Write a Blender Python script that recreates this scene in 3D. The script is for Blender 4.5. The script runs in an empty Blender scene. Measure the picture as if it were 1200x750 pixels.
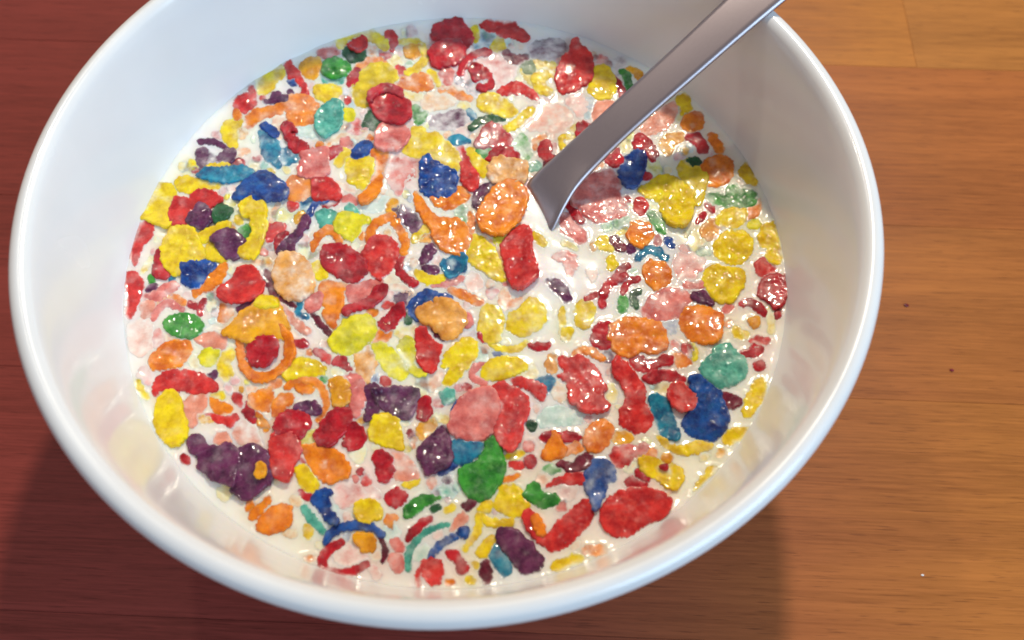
import bpy, bmesh, math, random
import numpy as np
from mathutils import Vector, Matrix
from mathutils.geometry import delaunay_2d_cdt

# ------------------------------------------------------------------ camera, world, lamps, exposure
scene = bpy.context.scene
C = scene.collection
MM = 0.001
RIM_Z, MILK_Z = 0.068, 0.041
FOCAL, PITCH = 1100.0, 0.4891
CAM = np.array([0.011736, -0.104688, 0.209928])

cam_data = bpy.data.cameras.new("camera")
cam = bpy.data.objects.new("camera", cam_data)
C.objects.link(cam)
cam.location = CAM
cam.rotation_euler = (PITCH, 0, 0)
cam_data.sensor_width = 36
cam_data.lens = 36 * FOCAL / 1200
cam_data.clip_start = 0.005
cam_data.clip_end = 20
cam_data.dof.use_dof = True
cam_data.dof.focus_distance = 0.198
cam_data.dof.aperture_fstop = 16
scene.camera = cam

world = bpy.data.worlds.new("World")
scene.world = world
world.use_nodes = True
bg = world.node_tree.nodes["Background"]
bg.inputs[0].default_value = (0.565, 0.525, 0.555, 1)
bg.inputs[1].default_value = 0.38

def area(name, loc, target, size, power, color, shape='DISK', size_y=None):
    l = bpy.data.lights.new(name, 'AREA')
    l.shape = shape
    l.size = size
    if size_y: l.size_y = size_y
    l.energy = power
    l.color = color
    o = bpy.data.objects.new(name, l)
    C.objects.link(o)
    o.location = loc
    o.rotation_euler = (Vector(target) - Vector(loc)).to_track_quat('-Z', 'Y').to_euler()
    return o
# warm kitchen lamp above and behind the bowl, cool window low on the right in front
area("ceiling_lamp", (0.155, 0.53, 0.76), (0, 0, 0.03), 0.055, 5.3, (1.0, 0.88, 0.70))
area("second_ceiling_lamp", (-0.36, 0.62, 0.98), (0, 0, 0.03), 0.035, 1.1, (1.0, 0.9, 0.75))
area("window_light", (1.05, -0.80, 0.80), (0, 0, 0.05), 1.1, 19.5, (0.48, 0.74, 1.0), 'RECTANGLE', 0.9)

vs = scene.view_settings
vs.view_transform = 'Standard'
vs.look = 'None'
vs.exposure = 0.06
vs.gamma = 1.0
vs.use_curve_mapping = False
scene.cycles.use_denoising = True
scene.cycles.max_bounces = 8
scene.cycles.filter_width = 1.8

# ------------------------------------------------------------------ helpers
random.seed(7)
rng = np.random.default_rng(11)
CP, SP = math.cos(PITCH), math.sin(PITCH)

def unproject(px, z):
    """photo pixels (N,2) of 1200x750 -> points on the horizontal plane(s) z"""
    px = np.asarray(px, float)
    u = (px[:, 0] - 600) / FOCAL
    v = -(px[:, 1] - 375) / FOCAL
    d = np.stack([u, CP * v + SP, SP * v - CP], 1)
    t = (z - CAM[2]) / d[:, 2]
    return CAM + d * t[:, None]

_tab = rng.random((257, 257))
def vnoise(x, y):
    xi = np.floor(x).astype(int); yi = np.floor(y).astype(int)
    fx = x - xi; fy = y - yi
    fx = fx * fx * (3 - 2 * fx); fy = fy * fy * (3 - 2 * fy)
    a = _tab[xi % 256, yi % 256]; b = _tab[(xi + 1) % 256, yi % 256]
    c = _tab[xi % 256, (yi + 1) % 256]; d = _tab[(xi + 1) % 256, (yi + 1) % 256]
    return (a * (1 - fx) + b * fx) * (1 - fy) + (c * (1 - fx) + d * fx) * fy - 0.5

def nodes_of(name):
    m = bpy.data.materials.new(name)
    m.use_nodes = True
    nt = m.node_tree
    return m, nt, nt.nodes, nt.links, nt.nodes["Principled BSDF"]

def add(ns, kind, **kw):
    n = ns.new(kind)
    for k, v in kw.items():
        if k.startswith("_"):
            n.inputs[k[1:].replace("_", " ")].default_value = v
        else:
            setattr(n, k, v)
    return n

def mesh_object(name, verts, faces, mat=None, parent=None, smooth=True):
    me = bpy.data.meshes.new(name)
    me.from_pydata([tuple(v) for v in verts], [], [tuple(f) for f in faces])
    if smooth:
        me.polygons.foreach_set("use_smooth", [True] * len(me.polygons))
    me.update()
    o = bpy.data.objects.new(name, me)
    C.objects.link(o)
    if mat: me.materials.append(mat)
    if parent: o.parent = parent
    return o

def tag(o, label=None, category=None, group=None, kind=None):
    if label: o["label"] = label
    if category: o["category"] = category
    if group: o["group"] = group
    if kind: o["kind"] = kind

# ------------------------------------------------------------------ materials
def mix_color(ns, ls, fac, a, b, blend='MIX'):
    n = ns.new("ShaderNodeMix")
    n.data_type = 'RGBA'; n.blend_type = blend
    for sock, val in ((n.inputs[0], fac), (n.inputs[6], a), (n.inputs[7], b)):
        if hasattr(val, "is_linked"): ls.new(val, sock)
        elif isinstance(val, (int, float)): sock.default_value = val
        else: sock.default_value = (*val, 1)
    return n.outputs[2]

def mapr(ns, ls, val, a, b, c=0.0, d=1.0):
    n = ns.new("ShaderNodeMapRange")
    ls.new(val, n.inputs[0])
    for i, x in enumerate((a, b, c, d)): n.inputs[i + 1].default_value = x
    return n.outputs[0]

def math_node(ns, ls, op, a, b):
    n = ns.new("ShaderNodeMath"); n.operation = op
    for i, x in enumerate((a, b)):
        if hasattr(x, "is_linked"): ls.new(x, n.inputs[i])
        else: n.inputs[i].default_value = x
    return n.outputs[0]

MILK_COL = (0.92, 0.905, 0.84)

def wood_material():
    m, nt, ns, ls, p = nodes_of("oiled_wood")
    tc = ns.new("ShaderNodeTexCoord"); oi = ns.new("ShaderNodeObjectInfo")
    off = ns.new("ShaderNodeVectorMath"); off.operation = 'ADD'
    rnd = ns.new("ShaderNodeCombineXYZ")
    ls.new(math_node(ns, ls, 'MULTIPLY', oi.outputs["Random"], 37.0), rnd.inputs[0])
    ls.new(math_node(ns, ls, 'MULTIPLY', oi.outputs["Random"], 11.0), rnd.inputs[1])
    ls.new(tc.outputs["Object"], off.inputs[0]); ls.new(rnd.outputs[0], off.inputs[1])
    def stretched(sx, sy, scale, detail, rough=0.6, dist=0.0):
        mp = ns.new("ShaderNodeMapping"); mp.inputs["Scale"].default_value = (sx, sy, 1)
        ls.new(off.outputs[0], mp.inputs[0])
        n = add(ns, "ShaderNodeTexNoise", _Scale=scale, _Detail=detail, _Roughness=rough, _Distortion=dist)
        ls.new(mp.outputs[0], n.inputs["Vector"]); return n.outputs[0]
    broad = stretched(4, 45, 1.0, 4, 0.55, 0.6)
    streak = stretched(14, 420, 1.0, 5, 0.65, 0.3)
    fibre = stretched(60, 1800, 1.0, 3, 0.7)
    pores = stretched(130, 2600, 1.0, 2, 0.5)
    c = mix_color(ns, ls, mapr(ns, ls, broad, 0.35, 0.65), (0.76, 0.74, 0.70), (1.12, 1.14, 1.18))
    c = mix_color(ns, ls, mapr(ns, ls, streak, 0.42, 0.72, 0, 0.55), c, (0.50, 0.42, 0.36))
    c = mix_color(ns, ls, mapr(ns, ls, fibre, 0.40, 0.68, 0, 0.48), c, (1.45, 1.42, 1.38))
    c = mix_color(ns, ls, mapr(ns, ls, pores, 0.60, 0.70, 0, 0.55), c, (0.35, 0.28, 0.25))
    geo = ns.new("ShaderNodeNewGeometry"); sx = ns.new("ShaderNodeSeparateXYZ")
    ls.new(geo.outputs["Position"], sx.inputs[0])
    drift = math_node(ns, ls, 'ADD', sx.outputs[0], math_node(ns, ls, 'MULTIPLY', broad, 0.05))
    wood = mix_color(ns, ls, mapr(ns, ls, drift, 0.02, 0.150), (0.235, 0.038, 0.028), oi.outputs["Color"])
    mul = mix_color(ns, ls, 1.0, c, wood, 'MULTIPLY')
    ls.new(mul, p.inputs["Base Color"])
    ls.new(mapr(ns, ls, fibre, 0.3, 0.7, 0.38, 0.58), p.inputs["Roughness"])
    p.inputs["Specular IOR Level"].default_value = 0.3
    b = add(ns, "ShaderNodeBump", _Strength=0.25, _Distance=0.00012)
    ls.new(math_node(ns, ls, 'ADD', fibre, streak), b.inputs["Height"]); ls.new(b.outputs[0], p.inputs["Normal"])
    return m

def porcelain_material():
    m, nt, ns, ls, p = nodes_of("white_glazed_porcelain")
    tc = ns.new("ShaderNodeTexCoord")
    n = add(ns, "ShaderNodeTexNoise", _Scale=45.0, _Detail=3.0)
    ls.new(tc.outputs["Object"], n.inputs["Vector"])
    ls.new(mix_color(ns, ls, mapr(ns, ls, n.outputs[0], 0.3, 0.7), (0.80, 0.795, 0.78), (0.845, 0.84, 0.825)), p.inputs["Base Color"])
    ls.new(mapr(ns, ls, n.outputs[0], 0.3, 0.7, 0.16, 0.28), p.inputs["Roughness"])
    p.inputs["Coat Weight"].default_value = 0.3
    p.inputs["Coat Roughness"].default_value = 0.08
    b = add(ns, "ShaderNodeBump", _Strength=0.12, _Distance=0.0008)
    n2 = add(ns, "ShaderNodeTexNoise", _Scale=90.0, _Detail=1.0)
    ls.new(tc.outputs["Object"], n2.inputs["Vector"])
    ls.new(n2.outputs[0], b.inputs["Height"]); ls.new(b.outputs[0], p.inputs["Normal"])
    return m

def milk_material():
    m, nt, ns, ls, p = nodes_of("fresh_milk")
    tc = ns.new("ShaderNodeTexCoord")
    n = add(ns, "ShaderNodeTexNoise", _Scale=90.0, _Detail=2.0)
    ls.new(tc.outputs["Object"], n.inputs["Vector"])
    at = add(ns, "ShaderNodeAttribute", attribute_name="dye")
    base = mix_color(ns, ls, mapr(ns, ls, n.outputs[0], 0.35, 0.65), MILK_COL, (0.915, 0.905, 0.855))
    ls.new(mix_color(ns, ls, 1.0, base, at.outputs["Color"], 'MULTIPLY'), p.inputs["Base Color"])
    p.inputs["Subsurface Weight"].default_value = 0.6
    p.inputs["Subsurface Radius"].default_value = (1.0, 0.75, 0.5)
    p.inputs["Subsurface Scale"].default_value = 0.0015
    p.inputs["Roughness"].default_value = 0.13
    p.inputs["IOR"].default_value = 1.36
    return m

def steel_material():
    m, nt, ns, ls, p = nodes_of("brushed_steel")
    tc = ns.new("ShaderNodeTexCoord")
    mp = ns.new("ShaderNodeMapping"); mp.inputs["Scale"].default_value = (60, 2500, 2500)
    ls.new(tc.outputs["Object"], mp.inputs[0])
    n = add(ns, "ShaderNodeTexNoise", _Scale=1.0, _Detail=3.0)
    ls.new(mp.outputs[0], n.inputs["Vector"])
    n2 = add(ns, "ShaderNodeTexNoise", _Scale=700.0, _Detail=2.0)
    ls.new(tc.outputs["Object"], n2.inputs["Vector"])
    c = mix_color(ns, ls, mapr(ns, ls, n.outputs[0], 0.2, 0.8), (0.45, 0.385, 0.40), (0.475, 0.41, 0.425))
    ls.new(mix_color(ns, ls, mapr(ns, ls, n2.outputs[0], 0.80, 0.86, 0, 0.2), c, (0.75, 0.73, 0.72)), p.inputs["Base Color"])
    p.inputs["Metallic"].default_value = 1.0
    p.inputs["Roughness"].default_value = 0.37
    return m

def flake_material(name, ca, cb, speck, tint):
    film_col = tuple(m_ * (1 - (1 - t_) * 0.42) for m_, t_ in zip(MILK_COL, tint))
    m, nt, ns, ls, p = nodes_of(name)
    tc = ns.new("ShaderNodeTexCoord"); oi = ns.new("ShaderNodeObjectInfo")
    comb = ns.new("ShaderNodeCombineXYZ")
    r = math_node(ns, ls, 'MULTIPLY', oi.outputs["Random"], 0.4)
    for i in range(3): ls.new(r, comb.inputs[i])
    va = ns.new("ShaderNodeVectorMath"); va.operation = 'ADD'
    ls.new(tc.outputs["Object"], va.inputs[0]); ls.new(comb.outputs[0], va.inputs[1])
    def noise(scale, detail=3.0, rough=0.6):
        n = add(ns, "ShaderNodeTexNoise", _Scale=scale, _Detail=detail, _Roughness=rough)
        ls.new(va.outputs[0], n.inputs["Vector"]); return n.outputs[0]
    n1, n2, n3, n4 = noise(330.0), noise(1500.0, 4.0, 0.7), noise(3600.0, 3.0, 0.7), noise(520.0, 3.0)
    n5 = mapr(ns, ls, noise(1900.0, 1.0), 0.52, 0.72)
    c = mix_color(ns, ls, mapr(ns, ls, n1, 0.36, 0.64), tuple(x * 0.8 for x in ca), tuple(min(x * 1.12, 0.95) for x in cb))
    c = mix_color(ns, ls, mapr(ns, ls, n4, 0.52, 0.70, 0, 0.35), c, speck)
    c = mix_color(ns, ls, mapr(ns, ls, n2, 0.55, 0.74, 0, 0.32), c, speck)
    c = mix_color(ns, ls, mapr(ns, ls, n2, 0.45, 0.28, 0, 0.32), c, tuple(x * 0.5 for x in ca))
    at = add(ns, "ShaderNodeAttribute", attribute_name="film")
    fa = at.outputs["Fac"]
    inv = math_node(ns, ls, 'SUBTRACT', 1.0, fa)
    wob = math_node(ns, ls, 'MULTIPLY', math_node(ns, ls, 'MULTIPLY', fa, inv), mapr(ns, ls, n4, 0.25, 0.75, -1.6, 1.6))
    f = mapr(ns, ls, math_node(ns, ls, 'ADD', fa, wob), 0.0, 1.0, 0.0, 1.0)
    dry = math_node(ns, ls, 'SUBTRACT', 1.0, f)
    ls.new(mix_color(ns, ls, f, c, film_col), p.inputs["Base Color"])
    p.inputs["Subsurface Weight"].default_value = 0.5
    p.inputs["Subsurface Radius"].default_value = (1.0, 0.6, 0.4)
    p.inputs["Subsurface Scale"].default_value = 0.0009
    ls.new(math_node(ns, ls, 'ADD', 0.10, math_node(ns, ls, 'MULTIPLY', dry, mapr(ns, ls, n2, 0.3, 0.7, 0.12, 0.32))), p.inputs["Roughness"])
    p.inputs["Specular IOR Level"].default_value = 0.12
    p.inputs["Coat Weight"].default_value = 0.75
    p.inputs["Coat Roughness"].default_value = 0.03
    vor = add(ns, "ShaderNodeTexVoronoi", _Scale=2600.0)
    ls.new(va.outputs[0], vor.inputs["Vector"])
    hgt = math_node(ns, ls, 'ADD', n3, math_node(ns, ls, 'MULTIPLY', vor.outputs["Distance"], -0.35))
    b = add(ns, "ShaderNodeBump", _Strength=0.22, _Distance=0.00007)
    ls.new(math_node(ns, ls, 'MULTIPLY', dry, 0.16), b.inputs["Strength"]); ls.new(hgt, b.inputs["Height"]); ls.new(b.outputs[0], p.inputs["Normal"])
    b2 = add(ns, "ShaderNodeBump", _Strength=0.6, _Distance=0.00022)
    ls.new(math_node(ns, ls, 'MULTIPLY', dry, 0.9), b2.inputs["Strength"]); ls.new(n5, b2.inputs["Height"]); ls.new(b2.outputs[0], p.inputs["Coat Normal"])
    return m

# how each colour's dye tints the milk round it
TINT = {'R': (1, .72, .72), 'r': (1, .74, .72), 'k': (1, .8, .78), 'C': (1, .84, .78), 'O': (1, .87, .70), 'o': (1, .9, .78), 'A': (1, .9, .66), 'Y': (1, .95, .68), 'l': (.97, .98, .7), 'y': (.98, .95, .7),
        'G': (.84, .97, .82), 'g': (.9, .95, .86), 'D': (.86, .93, .86), 'T': (.82, .97, .93), 'b': (.80, .92, .97), 'B': (.80, .88, .98), 'V': (.9, .82, .9), 'W': (.95, .82, .84)}
WOOD, PORCELAIN, MILK, STEEL = wood_material(), porcelain_material(), milk_material(), steel_material()
FLAKE = {k: flake_material("cereal_" + n, a, b, s, TINT[k]) for k, n, a, b, s in (
    ('R', 'crimson', (0.32, 0.003, 0.012), (0.50, 0.006, 0.016), (0.62, 0.04, 0.04)),
    ('r', 'red', (0.52, 0.010, 0.014), (0.66, 0.030, 0.024), (0.76, 0.12, 0.08)),
    ('k', 'pink', (0.64, 0.10, 0.09), (0.72, 0.19, 0.155), (0.80, 0.34, 0.28)),
    ('C', 'coral', (0.76, 0.22, 0.13), (0.80, 0.30, 0.19), (0.84, 0.42, 0.29)),
    ('O', 'orange', (0.78, 0.15, 0.003), (0.86, 0.26, 0.006), (0.90, 0.38, 0.04)),
    ('o', 'tan', (0.74, 0.27, 0.03), (0.82, 0.38, 0.06), (0.88, 0.55, 0.20)),
    ('A', 'amber', (0.74, 0.27, 0.002), (0.82, 0.39, 0.004), (0.88, 0.48, 0.03)),
    ('Y', 'yellow', (0.82, 0.50, 0.001), (0.90, 0.64, 0.003), (0.92, 0.70, 0.06)),
    ('l', 'lime', (0.64, 0.56, 0.003), (0.80, 0.70, 0.006), (0.86, 0.78, 0.09)),
    ('y', 'khaki', (0.70, 0.48, 0.008), (0.78, 0.58, 0.015), (0.82, 0.65, 0.10)),
    ('G', 'green', (0.012, 0.18, 0.016), (0.05, 0.33, 0.035), (0.18, 0.48, 0.09)),
    ('g', 'grey_green', (0.14, 0.20, 0.09), (0.22, 0.28, 0.13), (0.35, 0.40, 0.22)),
    ('D', 'dark_green', (0.008, 0.05, 0.020), (0.018, 0.11, 0.032), (0.05, 0.18, 0.06)),
    ('T', 'mint', (0.03, 0.29, 0.23), (0.11, 0.45, 0.34), (0.26, 0.58, 0.46)),
    ('b', 'teal_blue', (0.005, 0.09, 0.23), (0.012, 0.24, 0.36), (0.07, 0.40, 0.45)),
    ('B', 'blue', (0.003, 0.020, 0.17), (0.006, 0.080, 0.34), (0.02, 0.19, 0.42)),
    ('V', 'purple', (0.065, 0.006, 0.045), (0.14, 0.020, 0.085), (0.27, 0.09, 0.16)),
    ('W', 'wine', (0.10, 0.003, 0.018), (0.18, 0.006, 0.028), (0.28, 0.04, 0.06)))}

# ------------------------------------------------------------------ table of wooden staves
table = bpy.data.objects.new("table_top", None)
C.objects.link(table)
table.rotation_euler = (0, 0, -0.042)
tag(table, "reddish brown oiled wooden table top of wide staves", None, None, "structure")

def plank(x0, x1, y0, y1, color):
    bm = bmesh.new()
    bmesh.ops.create_cube(bm, size=1)
    for v in bm.verts:
        v.co = Vector(((v.co.x) * (x1 - x0), (v.co.y) * (y1 - y0), v.co.z * 0.03))
    bmesh.ops.bevel(bm, geom=[e for e in bm.edges if all(v.co.z > 0 for v in e.verts)], offset=0.00008, segments=2, affect='EDGES')
    me = bpy.data.meshes.new("plank"); bm.to_mesh(me); bm.free()
    me.materials.append(WOOD)
    o = bpy.data.objects.new("plank", me); C.objects.link(o)
    o.parent = table
    o.location = ((x0 + x1) / 2, (y0 + y1) / 2, -0.015)
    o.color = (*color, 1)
G_ = 0.00002
seams = [-0.185, -0.1255, -0.0685, -0.0105, 0.0405, 0.0970, 0.152, 0.208]
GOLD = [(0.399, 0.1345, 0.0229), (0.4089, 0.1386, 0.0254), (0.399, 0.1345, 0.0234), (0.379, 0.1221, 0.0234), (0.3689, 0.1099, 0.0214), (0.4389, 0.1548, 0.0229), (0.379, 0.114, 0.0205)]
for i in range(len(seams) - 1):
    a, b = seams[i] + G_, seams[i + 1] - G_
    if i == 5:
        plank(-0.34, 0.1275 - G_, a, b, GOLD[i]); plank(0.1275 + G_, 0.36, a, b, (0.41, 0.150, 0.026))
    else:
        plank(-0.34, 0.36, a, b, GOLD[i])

# ------------------------------------------------------------------ bowl
inner = [(0, 9.2), (15, 9.5), (34, 12), (48, 17), (58, 24), (64.6, 33), (68.7, 41), (71.4, 50), (73.4, 58), (74.9, 64), (75.7, 66.6)]
lip = [(76.3, 67.7), (77.2, 68.35), (78.2, 68.45), (79.2, 68.0), (79.85, 67.1), (80.0, 66.0)]
outer = [(79.6, 63.6), (78.0, 56), (74.6, 44), (69, 31), (60, 18), (48, 9), (39, 5.6), (36.5, 4.2), (36, 1.2), (35.3, 0.3), (34.2, 0.3), (33.2, 1.0), (32.6, 3.4), (20, 4.2), (0, 4.4)]
def catmull(P, n=6, closed=False):
    P = np.asarray(P, float); m = len(P); out = []
    rngi = range(m) if closed else range(m - 1)
    for i in rngi:
        p0 = P[(i - 1) % m] if closed or i > 0 else P[i]
        p1 = P[i]; p2 = P[(i + 1) % m]
        p3 = P[(i + 2) % m] if closed or i + 2 < m else p2
        for k in range(n):
            t = k / n
            out.append(0.5 * (2 * p1 + (p2 - p0) * t + (2 * p0 - 5 * p1 + 4 * p2 - p3) * t * t + (3 * p1 - p0 - 3 * p2 + p3) * t ** 3))
    if not closed: out.append(P[-1])
    return np.array(out)
prof = catmull(inner + lip + outer, 4)
prof[:, 0] = np.maximum(prof[:, 0], 0)
N = 192
V, F = [], []
for (r, z) in prof:
    for k in range(N):
        a = 2 * math.pi * k / N
        V.append((r * MM * math.cos(a), r * MM * math.sin(a), z * MM))
for i in range(len(prof) - 1):
    for k in range(N):
        F.append((i * N + k, i * N + (k + 1) % N, (i + 1) * N + (k + 1) % N, (i + 1) * N + k))
bowl = mesh_object("cereal_bowl", V, F, PORCELAIN)
bm = bmesh.new(); bm.from_mesh(bowl.data)
bmesh.ops.remove_doubles(bm, verts=bm.verts, dist=1e-6)
bmesh.ops.recalc_face_normals(bm, faces=bm.faces)
bm.to_mesh(bowl.data); bm.free()
tag(bowl, "large round white glazed bowl full of milk and cereal on the wooden table", "bowl")

# ------------------------------------------------------------------ spoon
AX = math.radians(34)
ax, an = np.array([math.cos(AX), math.sin(AX)]), np.array([-math.sin(AX), math.cos(AX)])
# t (mm along), half width, centre offset, z of the middle of the top face, dish depth
spoon_pts = np.array([
    (123, 0.8, 3.0, 90.8, 0), (122, 3.6, 3.0, 90.3, 0), (119, 5.6, 3.0, 89.0, 0), (112, 6.4, 3.0, 85.6, 0), (100, 5.8, 3.1, 80.0, 0),
    (78, 4.75, 3.15, 70.3, 0), (60, 4.25, 3.2, 61.3, 0), (45, 4.05, 3.25, 53.8, 0), (36, 4.25, 3.1, 49.2, 0.05), (30, 4.8, 2.75, 46.2, 0.1), (26, 5.6, 2.1, 44.2, 0.2), (23.5, 6.2, 1.6, 42.6, 0.3),
    (21, 6.9, 1.2, 40.6, 0.6), (18, 7.6, 0.9, 38.6, 1.2), (11, 12, 0.5, 34.6, 3.0), (2, 16.2, 0.2, 31.2, 4.4), (-9, 18.5, 0, 28.4, 5.2), (-20, 17.5, 0, 26.5, 4.6),
    (-29, 13.5, 0, 25.4, 3.0), (-35, 8.0, 0, 24.8, 1.2), (-37.5, 2.5, 0, 24.6, 0.2)], float)
sp = catmull(spoon_pts, 6)
S = 12
V, F = [], []
for j, (t, hw, n0, z, dish) in enumerate(sp):
    th = 1.7 if t > 30 else max(1.0, 1.7 - (30 - t) * 0.03)
    th *= min(1.0, hw / 2.5)
    ring = []
    roll = 1.1 * max(0.0, min(1.0, (34 - t) / 12)) if t > 0 else 0.0
    if 0 < t < 18: roll *= t / 18
    for k in range(S + 1):
        s = -1 + 2 * k / S
        s = math.copysign(abs(s) ** 0.85, s)
        edge = 1 - max(0, (abs(s) - 0.86) / 0.14) ** 2
        ring.append((s, (-dish + (0.14 if t > 30 else 0.14 * max(0.0, (t - 22) / 8))) * (1 - s * s) - 0.28 * th * (1 - edge)))
    for k in range(S, -1, -1):
        s = -1 + 2 * k / S
        s = math.copysign(abs(s) ** 0.85, s)
        edge = 1 - max(0, (abs(s) - 0.86) / 0.14) ** 2
        ring.append((s, -dish * (1 - s * s) - th * (0.62 + 0.38 * edge)))
    for s, dz in ring:
        p = ax * t + an * (n0 + s * hw)
        V.append((p[0] * MM, p[1] * MM, (z + dz - s * roll) * MM))
L = 2 * (S + 1)
base = np.array([17.0 * MM, 12.0 * MM, MILK_Z])
M = Matrix.Rotation(-AX, 3, 'Z')
V = [tuple(M @ Vector(np.array(v) - base)) for v in V]
spoon = bpy.data.objects.new("spoon", None); C.objects.link(spoon)
spoon.location = base; spoon.rotation_euler = (0, 0, AX)
cut = int(np.argmin(np.abs(sp[:, 0] - 14)))
for nm, j0, j1 in (("handle", 0, cut), ("spoon_bowl", cut, len(sp) - 1)):
    F = [(j * L + k - j0 * L, j * L + (k + 1) % L - j0 * L, (j + 1) * L + (k + 1) % L - j0 * L, (j + 1) * L + k - j0 * L) for j in range(j0, j1) for k in range(L)]
    F.append(tuple(range(L))); F.append(tuple(range((j1 - j0) * L, (j1 - j0 + 1) * L)))
    o = mesh_object(nm, V[j0 * L:(j1 + 1) * L], F, STEEL, spoon)
    bm = bmesh.new(); bm.from_mesh(o.data); bmesh.ops.recalc_face_normals(bm, faces=bm.faces); bm.to_mesh(o.data); bm.free()
tag(spoon, "brushed steel spoon dipped in the cereal and leaning on the far right rim", "spoon")

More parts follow.
